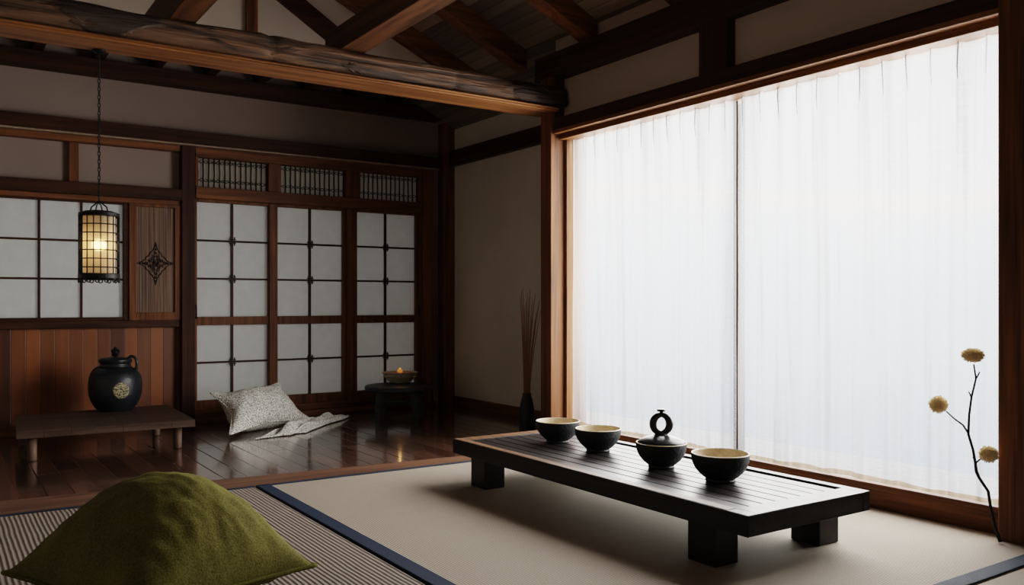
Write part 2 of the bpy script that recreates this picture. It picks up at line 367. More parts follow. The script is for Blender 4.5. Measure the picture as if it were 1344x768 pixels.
# threshold board between the planks and the mats
tl0, tl1 = onz(0, 682), onz(0, 663); tr0, tr1 = onz(600, 611), onz(600, 603)
d0 = (tr0 - tl0); d0 = d0 / d0.x; d1 = (tr1 - tl1); d1 = d1 / d1.x
def thr(x, far): 
    p, d = (tl1, d1) if far else (tl0, d0); return p + d * (x - p.x)
a0, a1, b0, b1 = thr(-2.4, 0), thr(3.60, 0), thr(-2.4, 1), thr(3.60, 1)
TH = .016
mb = MB(); mb.hexa([a0, a1, b1, b0] + [Vector((v.x, v.y, TH + .004)) for v in (a0, a1, b1, b0)])
M['thr'] = wood('worn_threshold', (.06, .027, .016), (.20, .105, .065), 'X', .5)
trim(mb, M['thr'], 'reddish wooden threshold board between plank floor and woven mats', 'threshold board')
def yfar(x): return thr(x, 0).y - .004

def mat(name, x0, x1, y0, label, m, bw, sides):
    yfar = globals()['yfar'] if name != 'pale_mat' else (lambda x: YN - .008)
    t = thing(name, (x0, y0, .001), label, 'floor mat')
    n = 24
    mb = MB()
    mb.hexa([(x0, y0, .002), (x1, y0, .002), (x1, yfar(x1) , .002), (x0, yfar(x0), .002), (x0, y0, TH), (x1, y0, TH), (x1, yfar(x1), TH), (x0, yfar(x0), TH)])
    mb.build('woven_surface', m, t, bevel=.003)
    z0, z1 = TH - .002, TH + .006
    for sd in sides:
        mb = MB()
        if sd == 'left': mb.hexa([(x0 - .002, y0, z0 - .012), (x0 + bw, y0, z0), (x0 + bw, yfar(x0 + bw), z0), (x0 - .002, yfar(x0), z0 - .012), (x0 - .002, y0, z1), (x0 + bw, y0, z1), (x0 + bw, yfar(x0 + bw), z1), (x0 - .002, yfar(x0), z1)])
        if sd == 'far':
            w = bw * .3; mb.hexa([(x0, yfar(x0) - w, z0), (x1, yfar(x1) - w, z0), (x1, yfar(x1), z0), (x0, yfar(x0), z0), (x0, yfar(x0) - w, z1), (x1, yfar(x1) - w, z1), (x1, yfar(x1), z1), (x0, yfar(x0), z1)])
        if sd == 'near': mb.box(x0, x1, y0, y0 + bw, z0, z1)
        mb.build('border', M['border'], t, bevel=.003)
    return t
XL = (onz(345, 643).x + onz(530, 755).x) / 2 - .01
YN = onz(1300, 756)[1] - .04
mat('rush_mat', XL, XW - .012, YN, 'pale rush mat with navy cloth binding under the low black table', M['tatami'], .07, ('left', 'far', 'near'))
mat('pale_mat', XL, XW - .012, -.6, 'sliver of pale mat beyond the navy border in the lower right corner', M['tatami'], .06, ())
mat('ribbed_mat', -1.6, XL - .012, -.6, 'brown coarsely ribbed mat lying under the green floor cushion', M['ribmat'], .06, ('far',))

# ------------------------------------------------------------------ back wall
zs = lambda px, py: BZ(px, py)
Z_cap1, Z_cap0 = BZ(100, 421), BZ(100, 431)
RIDGE_TOP = 5.2
ZR1, ZR0 = BZ(0, 148), BZ(0, 169)
# plaster field + gable
mb = MB(); mb.box(-2.5, 5.0, YB + .03, YB + .13, ZR0 + .03, 5.6)
mb.box(-2.5, BX(240), YB + .03, YB + .13, BZ(100, 245), ZR0 + .03)
mb.box(BX(556), XA + .3, YB + .03, YB + .13, 0, ZR0 + .03)
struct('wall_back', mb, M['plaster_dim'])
# closing wall parts (below window at left)
mb = MB(); mb.box(-2.5, BX(238), YB + .012, YB + .03, 0, Z_cap0); 
o = struct('trim_wainscot', mb, M['wains']); o.name = 'trim_90'; tag(o, 'orange-brown vertical cedar board wainscot behind the low bench', 'wainscot')
mb = MB(); mb.box(-2.5, BX(238), YB - .03, YB + .03, 0, .075); trim(mb, M['redX'])
mb = MB(); mb.box(-2.5, BX(238), YB - .045, YB + .05, Z_cap0, Z_cap1); trim(mb, M['darkX'], 'dark cap rail running above the cedar wainscot', 'rail')
# posts
def bpost(px0, px1, z0, z1, dy0, mat, label=None):
    mb = MB(); mb.box(BX(px0), BX(px1), YB - dy0, YB + .06, z0, z1); return trim(mb, mat, label, 'post' if label else None)
ZR1, ZR0 = BZ(0, 148), BZ(0, 169)
bpost(236, 253, 0, ZR0, .075, M['darkZ'], 'dark square post between carved panel and sliding doors')
# big rail
mb = MB(); mb.box(-2.5, BX(572), YB - .10, YB + .03, ZR0 + .012, ZR1); trim(mb, M['darkX'], 'long dark rail across the back wall above the transoms', 'rail')
mb = MB(); mb.box(-2.5, BX(571), YB - .106, YB + .03, ZR0 - .002, ZR0 + .012); trim(mb, M['pale_trim'])
mb = MB(); mb.box(-2.5, BX(236), YB - .05, YB + .03, ZR0 - .05, ZR0 - .002); trim(mb, M['redX'])
# left upper plaster strip: stud, lower rail
mb = MB(); mb.box(BX(90), BX(103), YB - .02, YB + .03, BZ(95, 245), ZR0 - .05); trim(mb, M['redZ'])
ZL1, ZL0 = BZ(100, 240), BZ(100, 262)
mb = MB(); mb.box(-2.5, BX(236), YB - .075, YB + .04, ZL0 + .035, ZL1); trim(mb, M['darkX'], 'dark rail above the gridded paper window', 'rail')
mb = MB(); mb.box(-2.5, BX(236), YB - .045, YB + .04, ZL0 - .005, ZL0 + .035); trim(mb, M['redX'])

# gridded paper window at left
wx0, wx1 = BX(-58), BX(161); wz0, wz1 = Z_cap1, ZL0 - .005
w = thing('window_2', ((wx0 + wx1) / 2, YB, wz0), 'white paper window of square panes behind the hanging lantern', 'paper window'); w['kind'] = 'structure'
MB().box(wx0 - .3, wx1, YB + .004, YB + .01, wz0, wz1).build('paper', M['paper'], w)
mb = MB()
mb.box(wx0 - .3, wx1 + .02, YB - .03, YB + .02, wz0, wz0 + .025); mb.box(wx0 - .3, wx1 + .02, YB - .03, YB + .02, wz1 - .015, wz1); mb.box(wx1, wx1 + .045, YB - .035, YB + .02, wz0, wz1)
mb.build('frame', M['darkX'], w, bevel=.003)
mb = MB()
for px in (-58, -3.5, 51, 106.5): mb.box(BX(px) - .009, BX(px) + .009, YB - .012, YB + .003, wz0, wz1)
for k in (1, 2): 
    z = wz0 + .025 + (wz1 - .015 - wz0 - .025) * k / 3; mb.box(wx0 - .3, wx1, YB - .014, YB + .001, z - .008, z + .008)
mb.build('lattice', M['darkX'], w)

# carved panel
px0, px1 = BX(168), BX(237); pz0, pz1 = Z_cap1, ZL0 - .005
ix0, ix1 = BX(177.5), BX(228); iz0, iz1 = BZ(203, 410), BZ(203, 273)
t = thing('carved_panel', ((px0 + px1) / 2, YB, pz0), 'grained wooden panel with a dark carved four-pointed ornament', 'wall panel'); t['kind'] = 'thing'
mb = MB(); mb.box(px0, ix0, YB - .05, YB + .03, pz0, pz1); mb.box(ix1, px1, YB - .05, YB + .03, pz0, pz1); mb.box(ix0, ix1, YB - .05, YB + .03, pz0, iz0); mb.box(ix0, ix1, YB - .05, YB + .03, iz1, pz1)
mb.build('frame', M['redZ'], t, bevel=.004)
mb = MB(); mb.box(ix0, ix1, YB - .032, YB + .03, iz0, iz1); mb.build('grain_panel', M['panel'], t)
mb = MB()
oc = Vector(((ix0 + ix1) / 2, YB - .036, BZ(203.5, 346)))
rx, rz_ = (ix1 - ix0) * .45, size(26, oc)
def orn(u, v): return oc + Vector((u * rx, 0, v * rz_))
N_ = 96
pts = []
for k in range(N_):
    t_ = 2 * math.pi * k / N_; c, s_ = math.cos(t_), math.sin(t_)
    r_ = (abs(c) ** .75 + abs(s_) ** .75) ** (-1 / .75) * (1 + .05 * math.cos(12 * t_) + .03 * math.cos(28 * t_)) 
    pts.append(orn(c * r_, s_ * r_))
mb.tube(pts, .003, 5, closed=True)
def spiral(cx, cz, r, turns, a0, n=26):
    return [orn(cx + r * (1 - .85 * i / n) * math.cos(a0 + turns * 2 * math.pi * i / n), cz + r * (1 - .85 * i / n) * math.sin(a0 + turns * 2 * math.pi * i / n)) for i in range(n + 1)]
for q in range(4):
    A = q * math.pi / 2; ca, sa = math.cos(A), math.sin(A)
    for (u, v, r, tn, ao) in ((.52, .0, .10, 1.5, 0), (.33, .12, .10, -1.4, 1), (.33, -.12, .10, 1.4, -1), (.72, .0, .08, 1.3, 2), (.20, .20, .12, 1.4, 2.3), (.88, 0, .05, 1.2, 0)):
        mb.tube(spiral(u * ca - v * sa, u * sa + v * ca, r, tn, A + ao), .0026, 4)
mb.tube(spiral(0, 0, .2, 2.2, 0, 40), .0028, 4); mb.tube(spiral(0, 0, .2, -2.2, 1.5, 40), .0028, 4)
tag(mb.build('ornament', M['iron'], t), 'dark scrollwork ornament with four points')

# sliding shoji doors ------------------------------------------------
SZ_top = BZ(257, 265) ; SZ_mid1, SZ_mid0 = BZ(257, 416), BZ(257, 427); SZ_bot = BZ(257, 526); ST = .105  # ST step top
SZ_hdr1, SZ_hdr0 = BZ(257, 246), BZ(257, 262)
mb = MB(); mb.box(BX(253), BX(563), YB - .14, YB + .05, 0, .05); mb.box(BX(253), BX(563), YB - .075, YB + .05, .05, ST); trim(mb, M['redX'], 'low wooden step and track under the sliding paper doors', 'step')
door_px = [(257, 350.5, 304), (362.5, 448, 406), (466.5, 543.5, 505)]
dl = ['leftmost white paper sliding door, behind the woven pillow', 'middle white paper sliding door of the three', 'rightmost white paper sliding door, behind the round black stool']
for i, (p0, p1, pm) in enumerate(door_px):
    x0, x1, xm = BX(p0), BX(p1), BX(pm)
    e0 = BX([253.5, 356.5, 459][i]); e1 = BX([356, 452, 551][i])
    zt, zb = SZ_hdr0 + .004, ST
    d = thing('door_%d' % (i + 1), ((x0 + x1) / 2, YB, zb), dl[i], 'sliding door'); d['kind'] = 'structure'
    MB().box(e0 + .01, e1 - .01, YB + .004, YB + .010, zb + .02, zt).build('paper', M['paper'], d)
    mb = MB()
    yf, yk = YB - .04, YB + .02
    mb.box(e0, x0, yf, yk, zb, zt); mb.box(x1, e1, yf, yk, zb, zt); mb.box(x0, x1, yf, yk, zb, SZ_bot); mb.box(x0, x1, yf, yk, SZ_top, zt); mb.box(x0, x1, yf, yk, SZ_mid0, SZ_mid1)
    mb.build('frame', M['redZ'], d, bevel=.004)
    mb = MB(); hs = []
    mb.box(xm - .010, xm + .010, YB - .016, YB + .003, SZ_bot, SZ_top)
    for k in (1, 2): z = SZ_mid1 + (SZ_top - SZ_mid1) * k / 3; hs.append(z)
    hs.append((SZ_bot + SZ_mid0) / 2)
    for z in hs: mb.box(x0, x1, YB - .018, YB + .003, z - .008, z + .008)
    mb.build('lattice', M['darkX'], d)
    for z in hs:
        mb = MB(); s_ = .030
        mb.box(xm - s_, xm + s_, YB - .026, YB - .019, z + .012, z + .020); mb.box(xm - s_, xm + s_, YB - .026, YB - .019, z - .020, z - .012)
        mb.box(xm - .022, xm - .012, YB - .026, YB - .019, z - .036, z + .036); mb.box(xm + .012, xm + .022, YB - .026, YB - .019, z - .036, z + .036)
        mb.build('corner_clip', M['clip'], d)
    if i != 1:
        hx = (e0 + x0) / 2 if i == 0 else (x1 + e1) / 2 - .01
        mb = MB(); zc = (SZ_mid1 + SZ_mid0) / 2 + .08; mb.tube([(hx, yf - .002, zc + .055), (hx, yf - .02, zc + .045), (hx, yf - .024, zc), (hx, yf - .02, zc - .045), (hx, yf - .002, zc - .055)], .006, 6)
        mb.build('handle', M['iron'], d, smooth=True)
# mullion posts, jamb, header, top frame
for a, b_ in ((350.5, 357), (452, 459)):
    mb = MB(); mb.box(BX(a) + .004, BX(b_) + .012, YB - .06, YB + .05, ST, SZ_hdr0); trim(mb, M['redZ'])
mb = MB(); mb.box(BX(551.5), BX(564), YB - .08, YB + .06, 0, ZR0 - .004); trim(mb, M['redZ'], 'reddish jamb post at the right end of the sliding doors', 'post')
mb = MB(); mb.box(BX(254), BX(551), YB - .085, YB + .05, SZ_hdr0 + .004, SZ_hdr1); trim(mb, M['redX'], 'reddish header beam between sliding doors and transom screens', 'beam')
TZ1, TZ0 = BZ(257, 207), BZ(257, 246)
mb = MB(); mb.box(BX(254), BX(551), YB - .06, YB + .05, TZ1, ZR0 - .003); trim(mb, M['redX'])
tr_px = [(258, 350), (366.5, 451), (470, 547)]
ends = [254, 350, 366.5, 451, 470, 547, 551]
for a, b_ in ((254, 258), (350, 366.5), (451, 470), (547, 551)):
    mb = MB(); mb.box(BX(a), BX(b_), YB - .055, YB + .05, SZ_hdr1, TZ1); trim(mb, M['redZ'])
tlab = ['left transom screen of thin upright bars over the leftmost sliding door', 'middle transom screen of thin upright bars', 'right transom screen of thin upright bars over the rightmost sliding door']
for i, (a, b_) in enumerate(tr_px):
    x0, x1 = BX(a), BX(b_); z0, z1 = SZ_hdr1, TZ1
    w = thing('window_%d' % (i + 3), ((x0 + x1) / 2, YB, z0), tlab[i], 'transom window'); w['kind'] = 'structure'
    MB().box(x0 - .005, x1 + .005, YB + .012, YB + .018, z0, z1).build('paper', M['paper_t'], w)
    mb = MB(); n = 14
    for k in range(n):
        x = x0 + (x1 - x0) * (k + .15) / (n - .7)
        mb.tube([(x + random.uniform(-.002, .002), YB - .01, z0 + (z1 - z0) * q / 4) for q in range(5)], .0065, 6)
    mb.build('bars', M['darkZ'], w, smooth=True)
    mb = MB()
    for fz in (.25, .87):
        zz = z0 + (z1 - z0) * fz
        for dz in (-.012, .010):
            mb.tube([(x0 + (x1 - x0) * q / 60, YB - .02 + .004 * math.sin(q * 1.7), zz + dz * math.cos(q * .9) + random.uniform(-.004, .004)) for q in range(61)], .0028, 4)
    mb.build('twine', M['iron'], w)
# corner post + plaster sliver
xc0, xc1 = BX(577), BX(597)
mb = MB(); mb.box(xc0, xc1 + .02, YB - .10, YB + .06, 0, BZ(570, 140)); trim(mb, M['redZ'], 'dark corner post where back wall meets the side wall', 'post')
# top plate of the back wall and rafter stubs
TP0, TP1 = BZ(0, 84), BZ(0, 64)
mb = MB(); mb.box(-2.5, XA, YB - .12, YB + .03, TP0, TP1); trim(mb, M['darkX'], 'dark top plate along the back wall under the gable', 'beam')

# ------------------------------------------------------------------ right side: window wall + recess wall
ZALC0, ZALC1 = WZ(640, 208, XA), WZ(640, 190, XA)
mb = MB(); mb.box(XA, XA + .1, 5.55, YB + .13, 0, 3.6); mb.hexa([(XP1 - .03, YP1 - .03, 0), (XA + .1, 5.55, 0), (XA, 5.62, 0), (XP1 - .06, YP1 - .01, 0), (XP1 - .03, YP1 - .03, 3.4), (XA + .1, 5.55, 3.4), (XA, 5.62, 3.4), (XP1 - .06, YP1 - .01, 3.4)]); 
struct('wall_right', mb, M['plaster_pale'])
mb = MB(); mb.box(XA - .06, XA, 5.6, YB - .10, ZALC0, ZALC1 + .02); trim(mb, M['darkY'], 'dark rail across the plaster wall beyond the window post', 'rail')
mb = MB(); mb.box(XA - .03, XA, 5.6, YB - .10, 0, .085); o = struct('baseboard_right', mb, M['redY'], bevel=.004)
zat = onx(600, 152, XA - .08)[2]
mb = MB(); mb.box(XA - .08, XA, 5.6, YB - .05, zat, zat + .13); trim(mb, M['darkY'], 'dark wall plate over the plaster wall beyond the main post', 'beam')
# main post
PZ = WZ(735, 84) + .1
mb = MB(); mb.box(XP0, XP1, YP0, YP1, 0, WZ(744, 97, XW - .06) + .004); trim(mb, M['redZ'], 'tall reddish main post at the left of the curtained window', 'post', bevel=.006)
# window frame
YWR = WY(1325) # near (right) edge of window opening
YWL = WY(751, XW + .085)
print('YWL', YWL, YP0)
ZH0, ZH1 = WZ(1000, 113), WZ(745, 155)
ZS = WZ(1150, 634, XW)
print('win', YWR, YWL, ZH0, ZH1, ZS, YN, XL)
XG = XW + .16
mb = MB(); mb.box(XW - .075, XW + .2, -2.0, YP0, ZH0 + .045, ZH1); o = trim(mb, M['darkY'], 'massive dark lintel above the curtained window', 'lintel', bevel=.008)
w = thing('window_1', (XW, (YWR + YWL) / 2, 0), 'large window closed by two sheer white curtains', 'window'); w['kind'] = 'structure'
mb = MB(); mb.box(XW - .085, XW + .12, YWR, YP0, ZH0 + .02, ZH0 + .046); mb.box(XW - .03, XW + .12, YWR, YP0, ZH0 - .015, ZH0 + .02); mb.build('head_frame', M['oakY'], w, bevel=.004)
mb = MB(); mb.box(XW + .02, XW + .2, YP0 - .03, YP0 + .02, 0, ZH0 + .02); mb.box(XW + .05, XW + .2, YWL + .012, YP0, 0, ZH0 + .01); mb.box(XW + .075, XW + .2, YWL - .004, YWL + .02, 0, ZH0); mb.build('jamb', M['oakZ'], w, bevel=.004)
mb = MB(); mb.box(XW, XW + .2, -2, YP0 - .02, 0, ZS - .03); mb.build('sill_front', M['redY'], w, bevel=.004)
mb = MB(); mb.box(XW - .022, XW + .022, YWR - .02, YP0 - .02, ZS - .03, ZS); mb.build('sill_lip', M['redY'], w, bevel=.005)
mb = MB(); mb.box(XW + .022, XW + .2, YWR - .02, YP0 - .02, ZS - .04, ZS - .028); mb.build('sill_track', M['darkY'], w)
# window wall pieces
mb = MB(); mb.box(XW + .02, XW + .12, -2.0, YP0 + .1, ZH1 - .02, 3.4); mb.box(XW + .02, XW + .2, -2.0, YWR - .2, 0, ZH1)
struct('wall_front_right', mb, M['plaster']).name = 'wall_window'
# near post
mb = MB(); mb.box(XW - .10, XW + .2, YWR - .22, YWR, 0, 3.4); trim(mb, M['redZ'], 'dark reddish post at the right edge of the window', 'post', bevel=.008)
# upper plate and stub post
ZU0 = WZ(744, 97, XW - .06)
mb = MB(); mb.box(XW - .10, XW + .1, -2.0, YP0 + .2, ZU0, ZU0 + .17); trim(mb, M['darkY'], 'dark wall plate carrying the rafters above the window', 'beam')
mb = MB(); mb.box(XW - .055, XW + .05, WY(953, XW - .055), WY(917, XW - .055), ZH1, ZU0); trim(mb, M['darkZ'], 'short dark strut between window lintel and wall plate', 'strut')

# ------------------------------------------------------------------ main log beam
ZB = WZ(711, 152.5, XP0 + .03)
zf = onz(0, 32.5, ZB); zk = onz(0, 52.5, ZB); zf2 = onz(700, 140.5, ZB); zk2 = onz(700, 151.5, ZB)
print('beam', ZB, zf, zk, zf2, zk2)
YM0 = (zf.y + zf2.y) / 2; YM1 = (zk.y + zk2.y) / 2
YM0, YM1 = YP0 - .05, YP0 + .19
ZB = ony(709, 154.5, YM1)[2]
ZLT = ony(300, 35, YM0 + .02)[2]
print('log top', ZLT)
mb = MB(); mb.box(-2.5, XP0 + .03, YM0 - .004, YM1, ZB, ZB + .012); mb.box(-2.5, XP0 + .03, YM0 - .016, YM1 + .01, ZB + .012, ZB + .024)
trim(mb, M['oakX'], 'warm brown board along the underside of the log beam', 'board')
cy, cz = (YM0 + YM1) / 2, (ZB + .02 + ZLT) / 2; hy, hz = (YM1 - YM0) / 2 + .012, (ZLT - ZB - .02) / 2
mb = MB()
def logf(u, v):
    x = -2.5 + (XP0 + .10 + 2.5) * u; t = 2 * math.pi * v; c, s = math.cos(t), math.sin(t); p = .62
    k = (abs(c) ** (2 / p) + abs(s) ** (2 / p)) ** (-p / 2)
    n = noise.noise(Vector((x * 1.6, c * 1.5, s * 1.5))) * .014 + noise.noise(Vector((x * 5, c * 3, s * 3))) * .007
    for kx in (1.62, 2.85, 3.3): n -= .02 * math.exp(-((x - kx) / .035) ** 2) * (.5 + .5 * noise.noise(Vector((x * 40, c * 9, s * 9))))
    return Vector((x, cy + (hy * k + n) * c, cz + (hz * k + n) * s))
mb.grid(logf, 260, 40)
for xe in (0.0, 1.0):
    ring = [logf(xe, j / 40) for j in range(40)]; mb.add(ring, [tuple(range(40))])
trim(mb, M['log'], 'thick weathered log beam crossing the room below the roof', 'beam', bevel=0, smooth=True)

# ------------------------------------------------------------------ roof
XR = XW - .06
A = onx(774, 49, XR); Bq = ony(712, 0, A.y)
SL = (Bq.z - A.z) / (A.x - Bq.x)
print('rafter', A, Bq, SL)
def rz(x): return A.z + SL * (A.x - x)          # underside line of the rafters
XRIDGE = .55
def bothz(x): return rz(x) if x > XRIDGE else rz(2 * XRIDGE - x)
RT_ = .15
# boards
mb = MB(); y0, y1 = -2.0, YB + .13; t_ = .03
for xa, xb in ((XRIDGE, XA + .4), (-2.6, XRIDGE)):
    za, zb = bothz(xa) + RT_, bothz(xb) + RT_
    mb.hexa([(xa, y0, za), (xb, y0, zb), (xb, y1, zb), (xa, y1, za), (xa, y0, za + t_), (xb, y0, zb + t_), (xb, y1, zb + t_), (xa, y1, za + t_)])
struct('ceiling', mb, M['ceil'])
def rafter(y, w=.13, label=None):
    mb = MB()
    xa, xb = XRIDGE, XR + .06; za, zb = rz(xa), rz(xb)
    mb.hexa([(xa, y - w / 2, za), (xb, y - w / 2, zb), (xb, y + w / 2, zb), (xa, y + w / 2, za), (xa, y - w / 2, za + RT_), (xb, y - w / 2, zb + RT_), (xb, y + w / 2, zb + RT_), (xa, y + w / 2, za + RT_)])
    xb = -2.5; zb = bothz(xb)
    mb.hexa([(xa, y - w / 2, za), (xb, y - w / 2, zb), (xb, y + w / 2, zb), (xa, y + w / 2, za), (xa, y - w / 2, za + RT_), (xb, y - w / 2, zb + RT_), (xb, y + w / 2, zb + RT_), (xa, y + w / 2, za + RT_)])
    return trim(mb, M['redX'], label, 'rafter')
def roofhit(px, py):
    d = ray(px, py); t = (A.z + SL * A.x - EYE) / (d.z + SL * d.x); return O + d * t
R1 = roofhit(625, 44); R0_ = roofhit(543, 60)
print('R0', R0_)
print('R1', R1)
rafter(A.y + .06, .13, 'sloping rafter nearest the window end of the roof')
rafter(R1.y + .06, .13, 'sloping rafter meeting the roof plate above the main post')
rafter(min(R0_.y + .06, YB - .1), .11, 'farthest sloping rafter in front of the plaster gable')
rafter(A.y - (R1.y - A.y), .14)
# plaster gable standing over a tie beam, studs and brace on it
YG = R0_.y + .14; ZG = 2.84
top = [(x_, YG, bothz(x_) + RT_) for x_ in (XR - .3, XRIDGE, -2.5)]
mb = MB(); pr = [(-2.5, YG, ZG), (XR - .3, YG, ZG)] + top; n_ = len(pr)
mb.add(pr + [(p[0], p[1] + .06, p[2]) for p in pr], [tuple(range(n_)), tuple(range(2 * n_ - 1, n_ - 1, -1))] + [(i, (i + 1) % n_, n_ + (i + 1) % n_, n_ + i) for i in range(n_)])
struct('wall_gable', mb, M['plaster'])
mb = MB(); mb.box(-2.5, XA - .02, YG - .05, YG + .1, ZG - .12, ZG); trim(mb, M['darkX'])
def GX(px): return ony(px, 30, YG)[0]
mb = MB(); mb.box(GX(322), GX(337), YG - .03, YG + .01, ZG, bothz(GX(330)) + .1); trim(mb, M['redZ'], 'upright stud in the plaster gable behind the log beam', 'stud')
p0, p1 = ony(372, -8, YG - .015), ony(447, 54, YG - .015); mb = MB(); dd = (p0 - p1).normalized(); mb.bar(p1 - dd * .08, p0 + dd * .8, .045, size(24, p1), up=(0, 0, 1)); trim(mb, M['darkX'], 'slanting brace in the plaster gable behind the log beam', 'brace')
# joists lying on the log, running toward the viewer
def joist(pxl, pxr, py, label, h=.15, ext=.04):
    ylo = YM1 + .05; a = ony(pxl, py, YM0 + .02); b = ony(pxr, py, YM0 + .02); z = ZLT - .01
    mb = MB(); mb.box(a.x, b.x, .3, YM1 + ext, z, z + h); return trim(mb, M['mid'], label, 'joist')
joist(448, 480, 58.5, 'heavy joist resting on the log beam near its middle')
joist(222, 258, 20, 'heavy joist resting on the log beam above the lantern', .2, .5)
# short stub posts above the log, and rafter ends above the back plate
for k in range(14):
    x = -.6 + k * .42
    mb = MB(); mb.bar((x, YB - .36, TP1 + .06), (x, YB + .02, TP1 + .06), .075, .10); trim(mb, M['darkY'])
mb = MB(); mb.box(-2.5, XA, YB - .5, YB + .03, TP1 + .11, TP1 + .13); trim(mb, M['ceil'])
# added unseen box keeping sky light off the backs of the paper doors
mb = MB(); mb.box(-2.6, XA + .2, YB + 1.5, YB + 1.6, -.1, 3.1); mb.box(-2.6, XA + .2, YB + .13, YB + 1.6, 3.0, 3.1); mb.box(-2.6, XA + .2, YB + .13, YB + 1.6, -.1, -.01); mb.box(-2.6, -2.5, YB + .13, YB + 1.6, 0, 3.0); mb.box(XA + .1, XA + .2, YB + .13, YB + 1.6, 0, 3.0)
struct('wall_sky_block', mb, M['plaster'])
# unseen remaining room shell
struct('wall_left', MB().box(-2.6, -2.5, -2.0, YB + .13, 0, 4.6), M['plaster_pale'])
struct('wall_behind', MB().box(-2.6, XW + .2, -2.1, -2.0, 0, 5.6), M['plaster_pale'])

# ------------------------------------------------------------------ curtains
def curtain(ya, yb, label, seed):
    """sheet from ya (near the split or post) to yb with pinch pleats on top"""
    rnd = random.Random(seed)
    xc = XW + .085; ztop, zbot = ZH0 + .005, ZS - .016
    n = round(abs(yb - ya) / .122); ph = [rnd.uniform(-.3, .3) for _ in range(n + 2)]; amp = [rnd.uniform(.6, 1.3) for _ in range(n + 2)]; drift = [rnd.uniform(-.035, .035) for _ in range(n + 2)]
    t = thing('sheer_curtain', (xc, (ya + yb) / 2, zbot), label, 'curtain')
    W = yb - ya
    def P(u, v):     # v 0 bottom .. 1 top
        q = u * n; k = int(min(q, n - 1e-6)); fr = q - k
        y = ya + W * u
        pinch = math.exp(-((fr - .5) / .10) ** 2) * (max(0, v - .55) / .45) ** 1.5
        fold = (.5 - .5 * math.cos(2 * math.pi * (fr + ph[k] * 0))) * (.4 + .6 * (1 - v)) * amp[k]
        low = math.sin(u * W * 23 + 2.2 * math.sin(u * 9 + seed)) * .5
        x = xc - .022 * pinch - .016 * fold - .008 * low * (1 - v * .6)
        x += .006 * noise.noise(Vector((u * 9, v * 3, seed)))
        y += drift[k] * math.sin(math.pi * fr) * (1 - v)
        z = zbot + (ztop - zbot) * v
        z += (.005 * math.sin(u * 11 + seed) + .003 * math.sin(u * 37)) * (1 - v) ** 3
        # the bottom corner at the jamb rounds off
        return Vector((x, y, z))
    H = ztop - zbot; h0 = .026 / H; h1 = 1 - .05 / H
    nu = n * 16
    MB().grid(lambda u, v: P(u, h0 + (h1 - h0) * v), nu, 40).build('cloth', M['sheer'], t, smooth=True)
    MB().grid(lambda u, v: P(u, h0 * v) - Vector((.001, 0, 0)), nu, 2).build('hem', M['hem'], t, smooth=True)
    MB().grid(lambda u, v: P(u, h1 + (1 - h1) * v) - Vector((.001, 0, 0)), nu, 3).build('heading', M['header'], t, smooth=True)
    # stitched pinches, narrow ridges under the heading
    for k in range(n):
        u = (k + .5) / n; MB().tube([P(u, 1 - .03 * i) - Vector((.004 + .004 * math.sin(i), .003 * math.sin(i * 1.3 + k), 0)) for i in range(4)], [.002, .0035, .0028, .0012], 5).build('pinch_pleat', M['header'], t, smooth=True)
YSP = WY(967.5, XW + .085)
curtain(YSP + .006, YWL + .006, 'left sheer white curtain, the narrower one ending behind the bowls', 3)
curtain(YWR - .06, YSP - .006, 'right sheer white curtain, the wider one behind the dried flower twig', 8)
MB().box(XW + .125, XW + .16, YSP + .008, YSP + .062, ZS, ZH0 + .01).build('mullion', M['darkZ'], bpy.data.objects['window_1'])
# rod hidden at the head
mb = MB(); mb.tube([(XW + .10, YWR - .1, ZH0 + .012), (XW + .10, YWL, ZH0 + .012)], .008, 8); o = mb.build('curtain_rod', M['iron'], origin=(XW + .1, (YWR + YWL) / 2, ZH0)); tag(o, 'thin rod at the window head carrying both sheer curtains', 'curtain rod')

# ------------------------------------------------------------------ low table
TZ = .248; TT = .078
c_fl, c_nl, c_nr = onz(595, 576, TZ), onz(974, 676, TZ), onz(1149, 645.5, TZ)
tx0 = (c_fl.x + c_nl.x) / 2; tx1 = c_nr.x; ty0 = (c_nl.y + c_nr.y) / 2; ty1 = c_fl.y
print('table', c_fl, c_nl, c_nr)
tc = Vector(((tx0 + tx1) / 2, (ty0 + ty1) / 2, 0)); hw, hl = (tx1 - tx0) / 2, (ty1 - ty0) / 2
trz = math.atan2(c_fl.x - c_nl.x, c_fl.y - c_nl.y) * -1
t = thing('low_table', (tc.x, tc.y, TH + .001), 'long low black-stained wooden table with slatted top on four block legs', 'table')
# built around the origin then parented
def lt(v): return tc + Vector((v[0], v[1], v[2]))
mb = MB(); fb, fe = .055, .10; z0, z1 = TZ - TT, TZ
X0, X1, Y0, Y1 = tc.x - hw, tc.x + hw, tc.y - hl, tc.y + hl
mb.box(X0, X0 + fb, Y0, Y1, z0, z1); mb.box(X1 - fb + .012, X1, Y0, Y1, z0, z1); mb.box(X0 + fb, X1 - fb + .012, Y0, Y0 + fe, z0, z1); mb.box(X0 + fb, X1 - fb + .012, Y1 - fe, Y1, z0, z1)
mb.build('frame', M['table'], t, bevel=.004)
mb = MB(); mb.box(X0 + .006, X0 + fb - .004, Y0 + fe, Y1 - .006, z1 - .002, z1 + .0012); mb.box(X0 + fb - .004, X1 - .01, Y1 - fe + .004, Y1 - .006, z1 - .002, z1 + .0012); o_ = mb.build('brown_edge', M['edge_wood'], t); tag(o_, 'light brown strip along the table edge')  # brown strips set on the frame's left and far edges
mb = MB(); ns = 8; sw = (2 * hw - 2 * fb - .016) / ns
